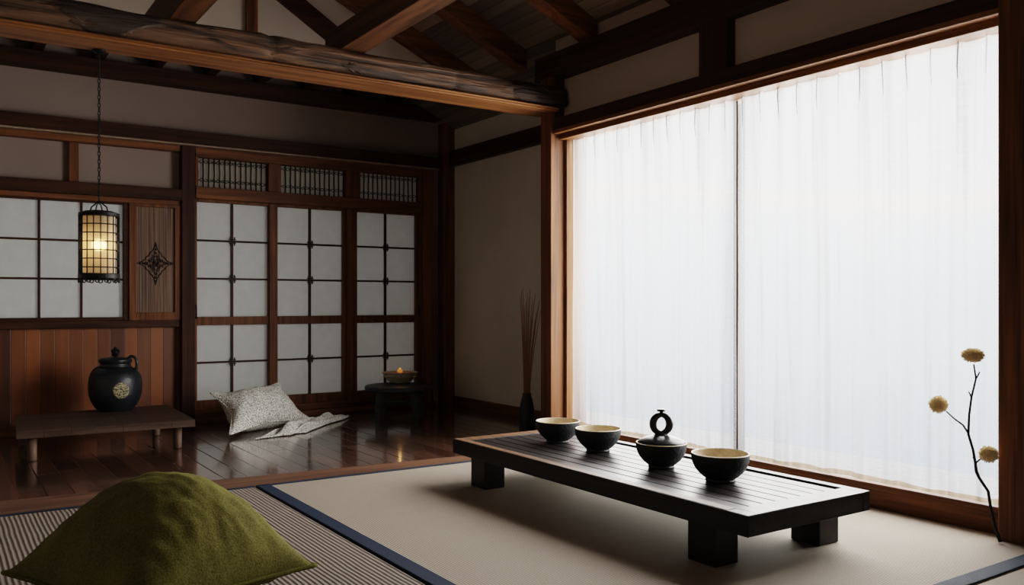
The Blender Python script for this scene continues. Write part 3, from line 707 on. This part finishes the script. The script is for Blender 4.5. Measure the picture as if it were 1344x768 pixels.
for k in range(ns):
    a = X0 + fb + .008 + sw * k; mb.box(a + .0018, a + sw - .0018, Y0 + fe + .004, Y1 - fe - .004, z0 + .02, z1 - .006)
mb.build('slats', M['table_top'], t, bevel=.004)
mb = MB(); mb.box(X0 + fb, X1 - fb, Y0 + fe, Y1 - fe, z0 + .01, z0 + .02); mb.build('under_board', M['table'], t)
ll = onz(933, 749); 
for (ax, ay) in ((X0 + .02, Y0 + .17), (X1 - .02 - .125, Y0 + .13), (X0 + .02, Y1 - .30), (X1 - .02 - .125, Y1 - .30)):
    MB().box(ax, ax + .125, ay, ay + .14, TH + .001, z0 + .001).build('leg', M['table'], t, bevel=.004)

# ------------------------------------------------------------------ bowls on the table
def bowl(name, px, py, wpx, label, lidded=False, hk=.97):
    c = onz(px, py, TZ - .0052); r = size(wpx / 2, c) * .985; h = r * hk
    t = thing(name, c, label, 'bowl', 'bowls on the low table')
    prof = [(.50, 0), (.52, .045), (.50, .10), (.60, .17), (.76, .32), (.89, .50), (.97, .70), (1.0, .88), (1.005, .985)]
    def fn(rr, z, tt, j):
        d = 1 + .006 * math.sin(tt * 3 + j) + (.010 * math.sin(tt * 26 + z / h * 16) * (1 if 3 <= j <= 7 else 0))
        return rr * d, z
    fine = []
    for i in range(len(prof) - 1):
        for q in range(4): a, b_ = prof[i], prof[i + 1]; fine.append((r * (a[0] + (b_[0] - a[0]) * q / 4), h * (a[1] + (b_[1] - a[1]) * q / 4)))
    fine.append((r * prof[-1][0], h * prof[-1][1]))
    fn2 = lambda rr, z, tt, j: (rr * (1 + .006 * math.sin(tt * 3) + (.008 * math.sin(tt * 30 + z / h * 22) if .16 < z / h < .9 else 0)), z)
    MB().lathe(fine, 96, c, cap0=True, fn=fn2).build('body', M['bowl'], t, smooth=True)
    rim = [(r * 1.005, h * .985), (r * 1.0, h * 1.01), (r * .975, h * 1.015), (r * .955, h * .99)]
    MB().lathe(rim, 64, c).build('rim', M['cream'], t, smooth=True)
    ins = [(r * .955, h * .99), (r * .92, h * .75), (r * .84, h * .5), (r * .66, h * .28), (r * .4, h * .17), (.001, h * .14)]
    MB().lathe(ins, 64, c).build('lining', M['cream'], t, smooth=True)
    if lidded:
        lp = [(r * .93, h * .99), (r * .94, h * 1.03), (r * .88, h * 1.09), (r * .62, h * 1.21), (r * .36, h * 1.29), (r * .26, h * 1.32), (r * .24, h * 1.38), (.001, h * 1.39)]
        ld = MB().lathe([(.001, h * .985)] + lp, 64, c).build('lid', M['lid'], t, smooth=True)
        zc = h * 1.38 + r * .36
        a = Vector((RT.x, RT.y, 0))
        mb = MB()
        pts = [c + a * (r * .33 * math.cos(q)) + Vector((0, 0, zc + r * .36 * math.sin(q))) for q in [2 * math.pi * k / 36 for k in range(36)]]
        # a thick open ring: crescents left and right of the hole
        rr = [r * (.095 + .055 * abs(math.cos(2 * math.pi * k / 36))) for k in range(36)]
        mb.tube(pts, rr, 12, closed=True)
        top = c + Vector((0, 0, zc + r * .38)); mb.lathe([(r * .07, 0), (r * .07, r * .10), (r * .17, r * .13), (r * .17, r * .20), (.001, r * .21)], 16, top)
        kn = mb.build('knob', M['lid'], ld, origin=c, smooth=True); tag(kn, 'upright ring knob with a flat stud on top')
    return t
bowl('tea_bowl', 732, 580, 58, 'black bowl with cream lining at the far left end of the table')
bowl('tea_bowl', 785, 591.5, 61, 'black bowl with cream lining, second from the far end, touching the first')
bowl('lidded_bowl', 868, 613, 67, 'black bowl with a domed lid and upright ring knob', True, .98)
bowl('tea_bowl', 945.5, 631, 76, 'largest black bowl with cream lining, nearest the table\'s right end')

# ------------------------------------------------------------------ green floor cushion
def pillow(mb, c00, c10, c11, c01, th_up, th_dn, nrm=None, n=40, p=.55, wr=.006, seed=0, pinchk=.10, crk=.0):
    c00, c10, c11, c01 = map(Vector, (c00, c10, c11, c01))
    nn = nrm or ((c10 - c00).cross(c01 - c00)).normalized()
    ctr = (c00 + c10 + c11 + c01) / 4
    def f(u, v, sgn, th):
        a, b_ = 2 * u - 1, 2 * v - 1
        # edges bow inwards between the corners
        P = (c00 * (1 - u) * (1 - v) + c10 * u * (1 - v) + c11 * u * v + c01 * (1 - u) * v)
        k = pinchk * ((1 - a * a) * b_ * b_ + (1 - b_ * b_) * a * a)
        P = P + (ctr - P) * k
        e = max(0, (1 - a * a)) * max(0, (1 - b_ * b_))
        h = th * e ** p
        w = wr * noise.noise(Vector((a * 3 + seed, b_ * 3, sgn))) * min(1, e * 6) + wr * .5 * noise.noise(Vector((a * 8 + seed, b_ * 8, sgn))) * min(1, e * 6) + wr * crk * noise.noise(Vector((a * 2.5 - b_ * 2.5 + seed, (a + b_) * 9, sgn))) * min(1, e * 5) * (1 - .5 * e)
        return P + nn * (sgn * (h + w))
    mb.grid(lambda u, v: f(u, v, 1, th_up), n, n); mb.grid(lambda u, v: f(u, v, -1, th_dn), n, n)
    edge = [f(i / n, 0, 1, 0) for i in range(n)] + [f(1, i / n, 1, 0) for i in range(n)] + [f(1 - i / n, 1, 1, 0) for i in range(n)] + [f(0, 1 - i / n, 1, 0) for i in range(n)]
    return edge
zsm = .115
gl, gr = onz(4, 752, zsm), onz(414, 742, zsm)
mid = (gl + gr) / 2; ax = (gr - gl); per = Vector((-ax.y, ax.x, 0)).normalized()
far = mid + per * ax.length * .40; near = mid - per * ax.length * .46 + ax * .06
far.z = near.z = zsm
print('cushion', gl, gr, far, near)
ctr = (gl + gr + far + near) / 4
t = thing('floor_cushion', (ctr.x, ctr.y, TH), 'large moss green floor cushion on the brown ribbed mat', 'cushion')
mb = MB(); edge = pillow(mb, near, gr, far, gl, .322, zsm - TH - .004, Vector((0, 0, 1)), 72, .62, .012, 2, .06, .55)
mb.build('cover', M['green'], t, smooth=True)
mb = MB(); mb.tube(edge, .008, 6, closed=True); mb.build('piping', M['green_seam'], t, smooth=True)

# ------------------------------------------------------------------ woven pillow and throw
pb0 = onz(301, 571, .03); pb1 = onz(410, 551, .03)
up_dir = Vector((-(pb1 - pb0).y, (pb1 - pb0).x, 0)).normalized()
tl = onz(276, 516, .30); tr = onz(367, 502, .34)
print('pillow', pb0, pb1, tl, tr)
ctr = (pb0 + pb1 + tl + tr) / 4; ctr.z = 0
t = thing('woven_pillow', ctr, 'grey and white woven pillow propped up on the plank floor', 'pillow')
mb = MB(); edge = pillow(mb, pb0, pb1, tr, tl, .125, .17, None, 44, .62, .012, 5, .25)
# keep the belly above the floor
mb.v = [(v[0], v[1], max(v[2], .004)) for v in mb.v]
mb.build('cover', M['knit'], t, smooth=True)
mb = MB(); mb.tube([Vector((e.x, e.y, max(e.z, .01))) for e in edge], .006, 5, closed=True); mb.build('seam', M['knit'], t, smooth=True)
q00, q10, q11, q01 = onz(319, 576), onz(402, 569), onz(459, 547), onz(406, 551)
nf_ = -Vector((-(pb1 - pb0).y, (pb1 - pb0).x, 0)).normalized(); q00 = q00 + nf_ * .12; q01 = q01 + nf_ * .13
print('throw', q00, q10, q11, q01)
cc = (q00 + q10 + q11 + q01) / 4
def thf(u, v):
    P = q00 * (1 - u) * (1 - v) + q10 * u * (1 - v) + q11 * u * v + q01 * (1 - u) * v
    e = min(1, 6 * min(u, 1 - u, v, 1 - v) + .0)
    z = .008 + e * (.03 + .045 * (1 - u) * abs(math.sin(u * 9 + v * 4)) + .06 * max(0, noise.noise(Vector((u * 3.2, v * 2.2, 4)))) + .018 * math.sin(u * 16 + v * 5) * (1 - u) + .014 * noise.noise(Vector((u * 9, v * 7, 1))))
    P = P + Vector((.03 * noise.noise(Vector((u * 3, v * 3, 9))), .05 * noise.noise(Vector((u * 4, v * 2, 2))), 0)) * min(1, 4 * u); z = .008 + (z - .008) * min(1, 2.2 * u + .1)
    return Vector((P.x, P.y, max(.006, z)))
mb = MB(); mb.grid(thf, 60, 40)
o = mb.build('throw_blanket', M['knit'], origin=(cc.x, cc.y, 0), smooth=True, solid=.008); tag(o, 'crumpled grey and white throw spread flat beside the woven pillow', 'blanket')

# ------------------------------------------------------------------ bench with black jar
f0, f1 = onz(42.5, 606), onz(234, 589)
bzt = ony(256, 551, f1.y)[2]
bzt = .20
fl_, fr_ = onz(21, 567, bzt), onz(256.5, 551, bzt); bl_, br_ = onz(19.5, 545.5, bzt), onz(219.5, 531, bzt)
print('bench', bzt, fl_, fr_, bl_, br_, f0, f1)
ctr = (fl_ + fr_ + bl_ + br_) / 4
bth = size(9, fr_)
t = thing('low_bench', (ctr.x, ctr.y, 0), 'low grey-brown wooden bench on round legs against the cedar wainscot', 'bench')
mb = MB()
nb = 7
yw = min(bl_.y, br_.y, YB - .05)
for k in range(nb):   # planks laid front to back
    a, b_ = k / nb, (k + 1) / nb
    P = lambda u, v: (fl_ * (1 - u) + fr_ * u) * (1 - v) + (bl_ * (1 - u) + br_ * u) * v
    g = .0007
    q = [P(a + g, 0), P(b_ - g, 0), P(b_ - g, 1), P(a + g, 1)]
    mb.hexa([Vector((v.x, v.y, bzt - bth)) for v in q] + [Vector((v.x, v.y, bzt)) for v in q])
mb.build('top', M['bench'], t, bevel=.0012)
lr = size(5.8, f0)
for p in (f0 + Vector((0, .02, 0)), f1 + Vector((0, .02, 0)), onz(206, 572) + Vector((0, .02, 0)), onz(206, 572) + (f0 - f1) + Vector((0, .02, 0))):
    MB().lathe([(lr * .92, .001), (lr, .01), (lr * 1.02, bzt - bth + .002)], 20, (p.x, p.y, 0), cap0=True, cap1=True).build('leg', M['bench_leg'], t, smooth=True, bevel=0)
# jar
jc = onz(151.5, 538.5, bzt); R_ = size(32.5, jc); jh = size(57, jc)
t = thing('lidded_jar', jc, 'round black lidded jar with two loop handles and a pale medallion', 'jar')
jp = [(.60, 0), (.66, .02), (.84, .16), (.97, .36), (1.0, .56), (.97, .74), (.86, .88), (.68, .965), (.56, 1.0)]
def smoothprof(p, n=6):
    out = []
    for i in range(len(p) - 1):
        p0, p1, p2, p3 = p[max(0, i - 1)], p[i], p[i + 1], p[min(len(p) - 1, i + 2)]
        for q in range(n):
            s = q / n
            out.append(tuple(.5 * (2 * p1[d] + (p2[d] - p0[d]) * s + (2 * p0[d] - 5 * p1[d] + 4 * p2[d] - p3[d]) * s * s + (3 * p1[d] - p0[d] - 3 * p2[d] + p3[d]) * s ** 3) for d in (0, 1)))
    return out + [p[-1]]
MB().lathe([(R_ * a, jh * b_) for a, b_ in smoothprof(jp)], 64, jc, cap0=True).build('body', M['clay'], t, smooth=True)
np_ = [(.56, .995), (.60, 1.01), (.60, 1.03), (.565, 1.05), (.565, 1.09), (.62, 1.11), (.62, 1.15)]
MB().lathe([(R_ * a, jh * b_) for a, b_ in np_], 48, jc).build('neck', M['clay'], t, smooth=True)
lp = [(.62, 1.15), (.62, 1.17), (.5, 1.205), (.2, 1.22), (.001, 1.225)]
ld = MB().lathe([(R_ * a, jh * b_) for a, b_ in lp], 48, jc).build('lid', M['clay'], t, smooth=True)
mb = MB()
for (du, dz, rr) in ((0, 1.25, .07), (0, 1.33, .13), (.10, 1.36, .08), (-.10, 1.36, .08), (0, 1.42, .07), (.07, 1.28, .07), (-.07, 1.28, .07)):
    mb.ball(jc + RT * (R_ * du) + Vector((0, 0, jh * dz - .0)), R_ * rr, 10, 8)
kn = mb.build('knob', M['iron'], ld, origin=jc, smooth=True)
def loop(sgn, pts, r): 
    return MB().tube([jc + RT * (R_ * a * sgn) + Vector((0, 0, jh * b_)) for a, b_ in smoothprof(pts, 5)], r, 10)
loop(1, [(.48, 1.17), (.62, 1.24), (.78, 1.21), (.86, 1.10), (.84, .98), (.76, .90)], R_ * .055).build('handle', M['clay'], t, smooth=True)
loop(-1, [(.58, 1.0), (.80, .95), (.96, .84), (1.03, .70), (1.02, .60), (.95, .52)], R_ * .055).build('handle', M['clay'], t, smooth=True)
# medallion set on the belly, facing the room
vdir = (O - jc); vdir.z = 0; vdir.normalize(); ang = math.atan2(vdir.y, vdir.x) + math.radians(12)
md = Vector((math.cos(ang), math.sin(ang), 0)); sd = Vector((-md.y, md.x, 0)); mr = R_ * .33; mz = jh * .50
def mpt(a, b_, lift):
    # wraps on the round belly
    th = a / R_; rr = R_ * 1.0
    return jc + (md * math.cos(th) + sd * math.sin(th)) * (rr * (1 - .12 * (b_ / (jh * .5)) ** 2) + lift) + Vector((0, 0, mz + b_))
mb = MB()
rings = 8; vs = [mpt(0, 0, .006)]; fs = []
for i in range(1, rings + 1):
    for k in range(36): vs.append(mpt(mr * i / rings * math.cos(k * math.pi / 18), mr * i / rings * math.sin(k * math.pi / 18), .006 if i < rings else -.002))
for k in range(36): fs.append((0, 1 + k, 1 + (k + 1) % 36))
for i in range(rings - 1):
    for k in range(36): fs.append((1 + i * 36 + k, 1 + i * 36 + (k + 1) % 36, 1 + (i + 1) * 36 + (k + 1) % 36, 1 + (i + 1) * 36 + k))
mb.add(vs, fs); mo = mb.build('medallion', M['medal'], t, origin=None, smooth=True); tag(mo, 'pale gold round medallion with interlaced pattern')

# ------------------------------------------------------------------ round stool with candle bowl
sf = onz(501, 545); sz = .265
sc_ = onz(523.5, 505.5, sz); sr = size(44.5, sc_); 
print('stool', sf, sc_, sr)
t = thing('round_stool', (sc_.x, sc_.y, 0), 'round black wooden stool in the corner by the sliding doors', 'stool')
MB().lathe([(.001, sz - .045), (sr * .93, sz - .045), (sr * .99, sz - .035), (sr, sz - .012), (sr * .97, sz), (.001, sz)], 56, (sc_.x, sc_.y, 0)).build('seat', M['stool'], t, smooth=False, bevel=.004)
for k in range(4):
    a = math.radians(45 + 90 * k) - YAW + .12; px_, py_ = sc_.x + sr * .68 * math.cos(a), sc_.y + sr * .68 * math.sin(a)
    e = Vector((math.cos(a), math.sin(a), 0)); f_ = Vector((-e.y, e.x, 0)); w_ = .034
    b0_ = Vector((px_, py_, 0)) + e * .03
    mb = MB(); mb.hexa([b0_ - e * w_ - f_ * w_ + Vector((0, 0, .001)), b0_ + e * w_ - f_ * w_ + Vector((0, 0, .001)), b0_ + e * w_ + f_ * w_ + Vector((0, 0, .001)), b0_ - e * w_ + f_ * w_ + Vector((0, 0, .001))] + [Vector((px_, py_, sz - .044)) + d for d in (-e * w_ - f_ * w_, e * w_ - f_ * w_, e * w_ + f_ * w_, -e * w_ + f_ * w_)])
    mb.build('leg', M['stool'], t, bevel=.003)
mb = MB()
for k in range(2):
    a = math.radians(45 + 90 * k) - YAW + .12; e = Vector((math.cos(a), math.sin(a), 0)) * sr * .68; mb.bar(Vector((sc_.x, sc_.y, .105)) - e, Vector((sc_.x, sc_.y, .105)) + e, .025, .025)
mb.build('stretcher', M['stool'], t)
bc = onz(525, 502, sz); br = size(23, bc)
t = thing('candle_bowl', bc, 'speckled shallow bowl with a glowing candle on the round black stool', 'bowl')
bp = [(.55, 0), (.60, .06), (.72, .18), (.88, .45), (.97, .68), (1.02, .74)]
MB().lathe([(br * a, br * .78 * b_) for a, b_ in smoothprof(bp, 4)], 48, bc, cap0=True).build('body', M['bowl2'], t, smooth=True)
MB().lathe([(br * 1.02, br * .577), (br * 1.0, br * .60), (br * .93, br * .57), (br * .8, br * .40), (br * .4, br * .28), (.001, br * .26)], 48, bc).build('lining', M['bowl2'], t, smooth=True)
MB().lathe([(.001, br * .55), (br * .84, br * .55), (br * .90, br * .50), (br * .5, br * .25)], 40, bc).build('wax', M['wax'], t, smooth=True)
fl = bc + Vector((0, 0, br * .55))
MB().lathe([(.001, -.001), (br * .17, br * .05), (br * .14, br * .16), (br * .06, br * .24), (.001, br * .30)], 12, fl).build('flame', M['flame'], t, smooth=True)
for k in range(18):
    a = 2 * math.pi * k / 18; rr = br * .90
    MB().ball(bc + Vector((math.cos(a) * rr, math.sin(a) * rr, br * .36)), br * .07, 6, 5, (1, 1, .7)).build('raised_dot', M['cream'], t, smooth=True)

# ------------------------------------------------------------------ vase with reeds
vc = onz(691.5, 560); vc.x = min(vc.x, XA - .09); 
vr = size(10.3, vc); vh = size(44, vc)
print('vase', vc, vr, vh)
t = thing('tall_vase', vc, 'slim black bottle vase on the plank floor beside the main post', 'vase')
vp = [(.92, 0), (.98, .02), (1.0, .25), (.92, .55), (.72, .80), (.56, .93), (.54, 1.0)]
MB().lathe([(vr * a, vh * b_) for a, b_ in smoothprof(vp, 5)], 40, vc, cap0=True).build('body', M['vase'], t, smooth=True)
MB().lathe([(vr * .54, vh), (vr * .50, vh * 1.008), (vr * .44, vh * .99), (vr * .42, vh * .7)], 32, vc).build('rim', M['vase'], t, smooth=True)
base = vc + Vector((0, 0, vh * .9)); reeds = 15; first = None
for k in range(reeds):
    u = k / (reeds - 1); lean = (-.35 + 1.35 * u) * size(15, vc) / 1.0 + random.uniform(-.002, .002); hgt = size(random.uniform(150, 186), vc) - vh * .9
    fwd = random.uniform(.02, .04) * (1 if k % 2 else -1)
    pts = []
    for i in range(9):
        s = i / 8; pts.append(base + RT * (lean * s ** 1.6 + (u - .5) * vr * .72) + Vector((0, 0, hgt * s)) + FW * (fwd * s * s + (.010 if k % 2 else -.010)))
    pts = [Vector((min(p.x, XA - .012), p.y, p.z)) for p in pts]
    o = MB().tube(pts, [.0036] * 5 + [.0034, .003, .0025, .0015], 6).build('dried_reed', M['reed'], origin=base, smooth=True)
    tag(o, 'thin brown dried reed standing upright in the slim black vase', 'reed', 'dried reeds in the vase')

# ------------------------------------------------------------------ dried flower twig leaning by the window
XF = XW - .05
fb_ = onz(1313, 713, TH + .002)
def fp(x, y):
    k = (713 - y) / 250.0; return onx(x, y, fb_.x * (1 - k) + (XW + .02) * k) if False else onx(x, y, min(fb_.x, XW - .03) + 0 * k)
if fb_.x > XW - .03:
    fb_ = Vector((XW - .03, onx(1313, 713, XW - .03).y, TH + .001))
t = thing('flower_twig', fb_, 'dark bare twig with three straw-coloured pompom flowers leaning by the window', 'dried flower')
stem = [(1313, 713), (1306, 693), (1300, 665), (1297, 645), (1285, 627), (1281.5, 619), (1280, 607), (1277, 590), (1271, 570), (1272, 545), (1275, 522), (1281, 497), (1278, 478)]
P = [fp(*s) for s in stem]; P[0].z = TH + .006
MB().tube(P, [.0075, .0068, .0062, .006, .0062, .0068, .0058, .0055, .0052, .0046, .0042, .0038, .003], 8).build('stem', M['twig'], t, smooth=True)
for br_px, r0 in (([(1270.5, 568), (1264, 558), (1253, 550), (1242, 540)], .0042), ([(1281, 607.5), (1285, 604), (1291, 600)], .0036), ([(1275, 522), (1273, 517), (1271, 514)], .0034), ([(1281, 497), (1284, 492), (1286, 488)], .0032), ([(1278.5, 602), (1277, 600)], .004)):
    MB().tube([fp(*s) for s in br_px], [r0 * (1 - .4 * i / len(br_px)) for i in range(len(br_px))], 6).build('twig', M['twig'], t, smooth=True)
for (x, y, rp, sc) in ((1277, 466.5, 13, (1, 1, .68)), (1232, 531, 11, (1, 1, 1)), (1297.5, 596.5, 11, (1, 1, .95))):
    c = fp(x, y); r = size(rp, c)
    mb = MB(); mb.ball(c, r * .78, 16, 12, sc)
    rnd = random.Random(x)
    for k in range(420):
        z = 1 - 2 * (k + .5) / 420; a = k * 2.39996; q = math.sqrt(1 - z * z); d = Vector((q * math.cos(a) * sc[0], q * math.sin(a) * sc[1], z * sc[2]))
        ln = rnd.uniform(.9, 1.16); w = r * .045; tg = d.orthogonal().normalized() * w; bt = d.cross(tg).normalized() * w
        b_ = c + d * r * .74; tp = c + d * r * ln
        mb.add([b_ + tg, b_ - tg * .5 + bt, b_ - tg * .5 - bt, tp + tg * 1.1, tp - tg * .55 + bt * 1.1, tp - tg * .55 - bt * 1.1], [(0, 1, 4, 3), (1, 2, 5, 4), (2, 0, 3, 5), (3, 4, 5)])
    mb.build('flower_head', M['pom'], t)

# ------------------------------------------------------------------ lantern
lp_ = onz(130, 66, ZB); lp_.z = ZB
if not (YM0 < lp_.y < YM1): lp_ = Vector((ony(130, 66, YM0 + .12).x, YM0 + .12, ZB))
ld_ = depth(lp_); S = ld_ / FPX
def lzz(y): return EYE + (HY - y) * S
print('lantern', lp_, S)
t = thing('hanging_lantern', (lp_.x, lp_.y, lzz(372)), 'lit cylindrical lantern of caged paper hanging on a chain from the log beam', 'lantern')
c = Vector((lp_.x, lp_.y, 0)); R0 = 24.3 * S
MB().lathe([(.001, ZB), (R0 * .34, ZB), (R0 * .34, ZB - 2.2 * S), (R0 * .12, ZB - 4.5 * S), (.001, ZB - 5 * S)], 20, c).build('ceiling_rose', M['iron'], t, smooth=False)
mb = MB(); mb.tube([c + Vector((0, 0, ZB - 4 * S)), c + Vector((0, 0, lzz(98)))], 1.0 * S, 6); mb.build('rod', M['iron'], t)
mb = MB(); z = lzz(98); k = 0; zend = lzz(263); ll_ = 6.6 * S
while z - ll_ > zend - ll_ * .5:
    zc = z - ll_ / 2; a = (RT if k % 2 else FW); pts = []
    for q in range(10):
        th = 2 * math.pi * q / 10; pts.append(c + a * (1.55 * S * math.cos(th)) + Vector((0, 0, zc + ll_ * .5 * math.sin(th))))
    mb.tube(pts, .62 * S, 5, closed=True); z -= ll_ * .80; k += 1
mb.build('chain', M['iron'], t, smooth=True)
zt, zb = lzz(279), lzz(366)
mb = MB()
for sg in (1, -1):
    mb.tube([c + RT * (sg * 12 * S) + Vector((0, 0, zt - 0 * S)), c + RT * (sg * 10 * S) + Vector((0, 0, lzz(272))), c + RT * (sg * 5 * S) + Vector((0, 0, lzz(268))), c + Vector((0, 0, lzz(264)))], .9 * S, 6)
mb.tube([c + FW * (10 * S) + Vector((0, 0, zt)), c + FW * (6 * S) + Vector((0, 0, lzz(270))), c + Vector((0, 0, lzz(266)))], .8 * S, 6)
mb.tube([c - FW * (10 * S) + Vector((0, 0, zt)), c - FW * (6 * S) + Vector((0, 0, lzz(270))), c + Vector((0, 0, lzz(266)))], .8 * S, 6)
mb.build('bail', M['iron'], t, smooth=True)
MB().lathe([(R0 * .2, lzz(276)), (R0 * .7, lzz(277.5)), (R0, lzz(280)), (R0 * 1.02, lzz(284)), (R0 * .97, lzz(285)), (R0 * .93, lzz(281.5)), (R0 * .2, lzz(278))], 40, c).build('cap', M['iron'], t, smooth=False)
MB().lathe([(R0 * .97, lzz(359)), (R0 * 1.03, lzz(360)), (R0 * 1.03, lzz(365.5)), (R0 * .97, lzz(366.5)), (R0 * .93, lzz(363))], 40, c).build('base_ring', M['iron'], t)
mb = MB(); nw = 18
for k in range(nw):
    a = 2 * math.pi * (k + .3) / nw; e = Vector((math.cos(a), math.sin(a), 0)); mb.tube([c + e * R0 * .985 + Vector((0, 0, zt - 2 * S)), c + e * R0 * .985 + Vector((0, 0, zb + 2 * S))], .75 * S, 5)
for k in range(1, 7):
    zz = lzz(284 + 11.2 * k) ; mb.tube([c + Vector((math.cos(q * math.pi / 16) * R0 * .985, math.sin(q * math.pi / 16) * R0 * .985, zz)) for q in range(32)], .75 * S, 5, closed=True)
mb.build('cage', M['iron'], t, smooth=True)
mb = MB(); nr = 14
for k in range(nr):
    a = 2 * math.pi * k / nr; e = Vector((math.cos(a), math.sin(a), 0)); f_ = Vector((-e.y, e.x, 0))
    mb.tube([c + e * R0 * 1.0 + f_ * (2.4 * S * math.cos(q * math.pi / 6)) + Vector((0, 0, lzz(368.5) + 2.4 * S * math.sin(q * math.pi / 6))) for q in range(12)], .8 * S, 5, closed=True)
mb.build('scalloped_fringe', M['iron'], t, smooth=True)
MB().lathe([(R0 * .80, lzz(284)), (R0 * .80, lzz(362))], 48, c).build('paper_shade', M['lampshade'], t, smooth=True)
MB().ball(c + Vector((0, 0, lzz(322))), 5.5 * S, 16, 12, (1, 1, 1.35)).build('bulb', M['bulb'], t, smooth=True)
MB().lathe([(.001, lzz(284)), (3 * S, lzz(284)), (3 * S, lzz(315)), (.001, lzz(315))], 10, c).build('socket', M['iron'], t)

# ------------------------------------------------------------------ light
def area(name, loc, rot, sx, sy, power, col):
    l = bpy.data.lights.new(name, 'AREA'); l.shape = 'RECTANGLE'; l.size = sx; l.size_y = sy; l.energy = power; l.color = col
    o = bpy.data.objects.new(name, l); COL.objects.link(o); o.location = loc; o.rotation_euler = rot; return o
# daylight outside the window
WINP, SHOJI = 760, 4.5
wl = area('window_daylight', (XW + .9, (YWR + YWL) / 2 + .25, 1.75), (0, math.radians(82), 0), 2.6, 4.4, WINP, (1.0, .965, .92))
# weak daylight behind the sliding doors and the paper window
for xa, xb in ((-1.6, BX(161)), (BX(257), BX(543))):
    a = area('corridor_daylight', ((xa + xb) / 2 - .2, YB + .9, 1.05), (math.radians(-90), 0, 0), xb - xa + .6, 2.2, SHOJI * (xb - xa + .6), (.93, .97, 1.0))
pl = bpy.data.lights.new('lantern_bulb', 'POINT'); pl.energy = .35; pl.color = (1, .6, .27); pl.shadow_soft_size = .03
plo = bpy.data.objects.new('lantern_bulb', pl); COL.objects.link(plo); plo.location = c + Vector((0, 0, lzz(322)))
pl = bpy.data.lights.new('candle_glow', 'POINT'); pl.energy = .08; pl.color = (1, .5, .16); pl.shadow_soft_size = .01
plo = bpy.data.objects.new('candle_glow', pl); COL.objects.link(plo); plo.location = fl + Vector((0, 0, br * .5))

wd = bpy.data.worlds.new('sky'); SC.world = wd; wd.use_nodes = True; nt = wd.node_tree; bg = nt.nodes['Background']
tc_ = N(nt, 'ShaderNodeTexCoord'); sx = N(nt, 'ShaderNodeSeparateXYZ'); L(nt, tc_.outputs['Generated'], sx.inputs[0])
mp = N(nt, 'ShaderNodeMapping'); mp.inputs['Scale'].default_value = (3, 3, 14); L(nt, tc_.outputs['Generated'], mp.inputs[0])
nz = N(nt, 'ShaderNodeTexNoise'); nz.inputs['Scale'].default_value = 1.3; nz.inputs['Detail'].default_value = 4; L(nt, mp.outputs[0], nz.inputs[0])
zz = math_n(nt, 'ADD', sx.outputs[2], math_n(nt, 'MULTIPLY', math_n(nt, 'SUBTRACT', nz.outputs[0], .5), .10))
r = ramp(nt, math_n(nt, 'MULTIPLY_ADD', zz, .5, .5), [(.0, (.24, .29, .36)), (.44, (.38, .46, .58)), (.50, (.52, .62, .76)), (.545, (.78, .84, .94)), (.557, (1.2, 1.02, .80)), (.569, (.94, .96, 1.0)), (1.0, (.80, .88, 1.0))])
L(nt, r.outputs[0], bg.inputs[0]); bg.inputs[1].default_value = 2.5

SC.view_settings.view_transform = 'Filmic'
SC.view_settings.look = 'Medium High Contrast'
SC.view_settings.exposure = 0.0
SC.cycles.max_bounces = 10; SC.cycles.diffuse_bounces = 6; SC.cycles.transparent_max_bounces = 12
SC.cycles.use_denoising = True; SC.cycles.sample_clamp_indirect = 6
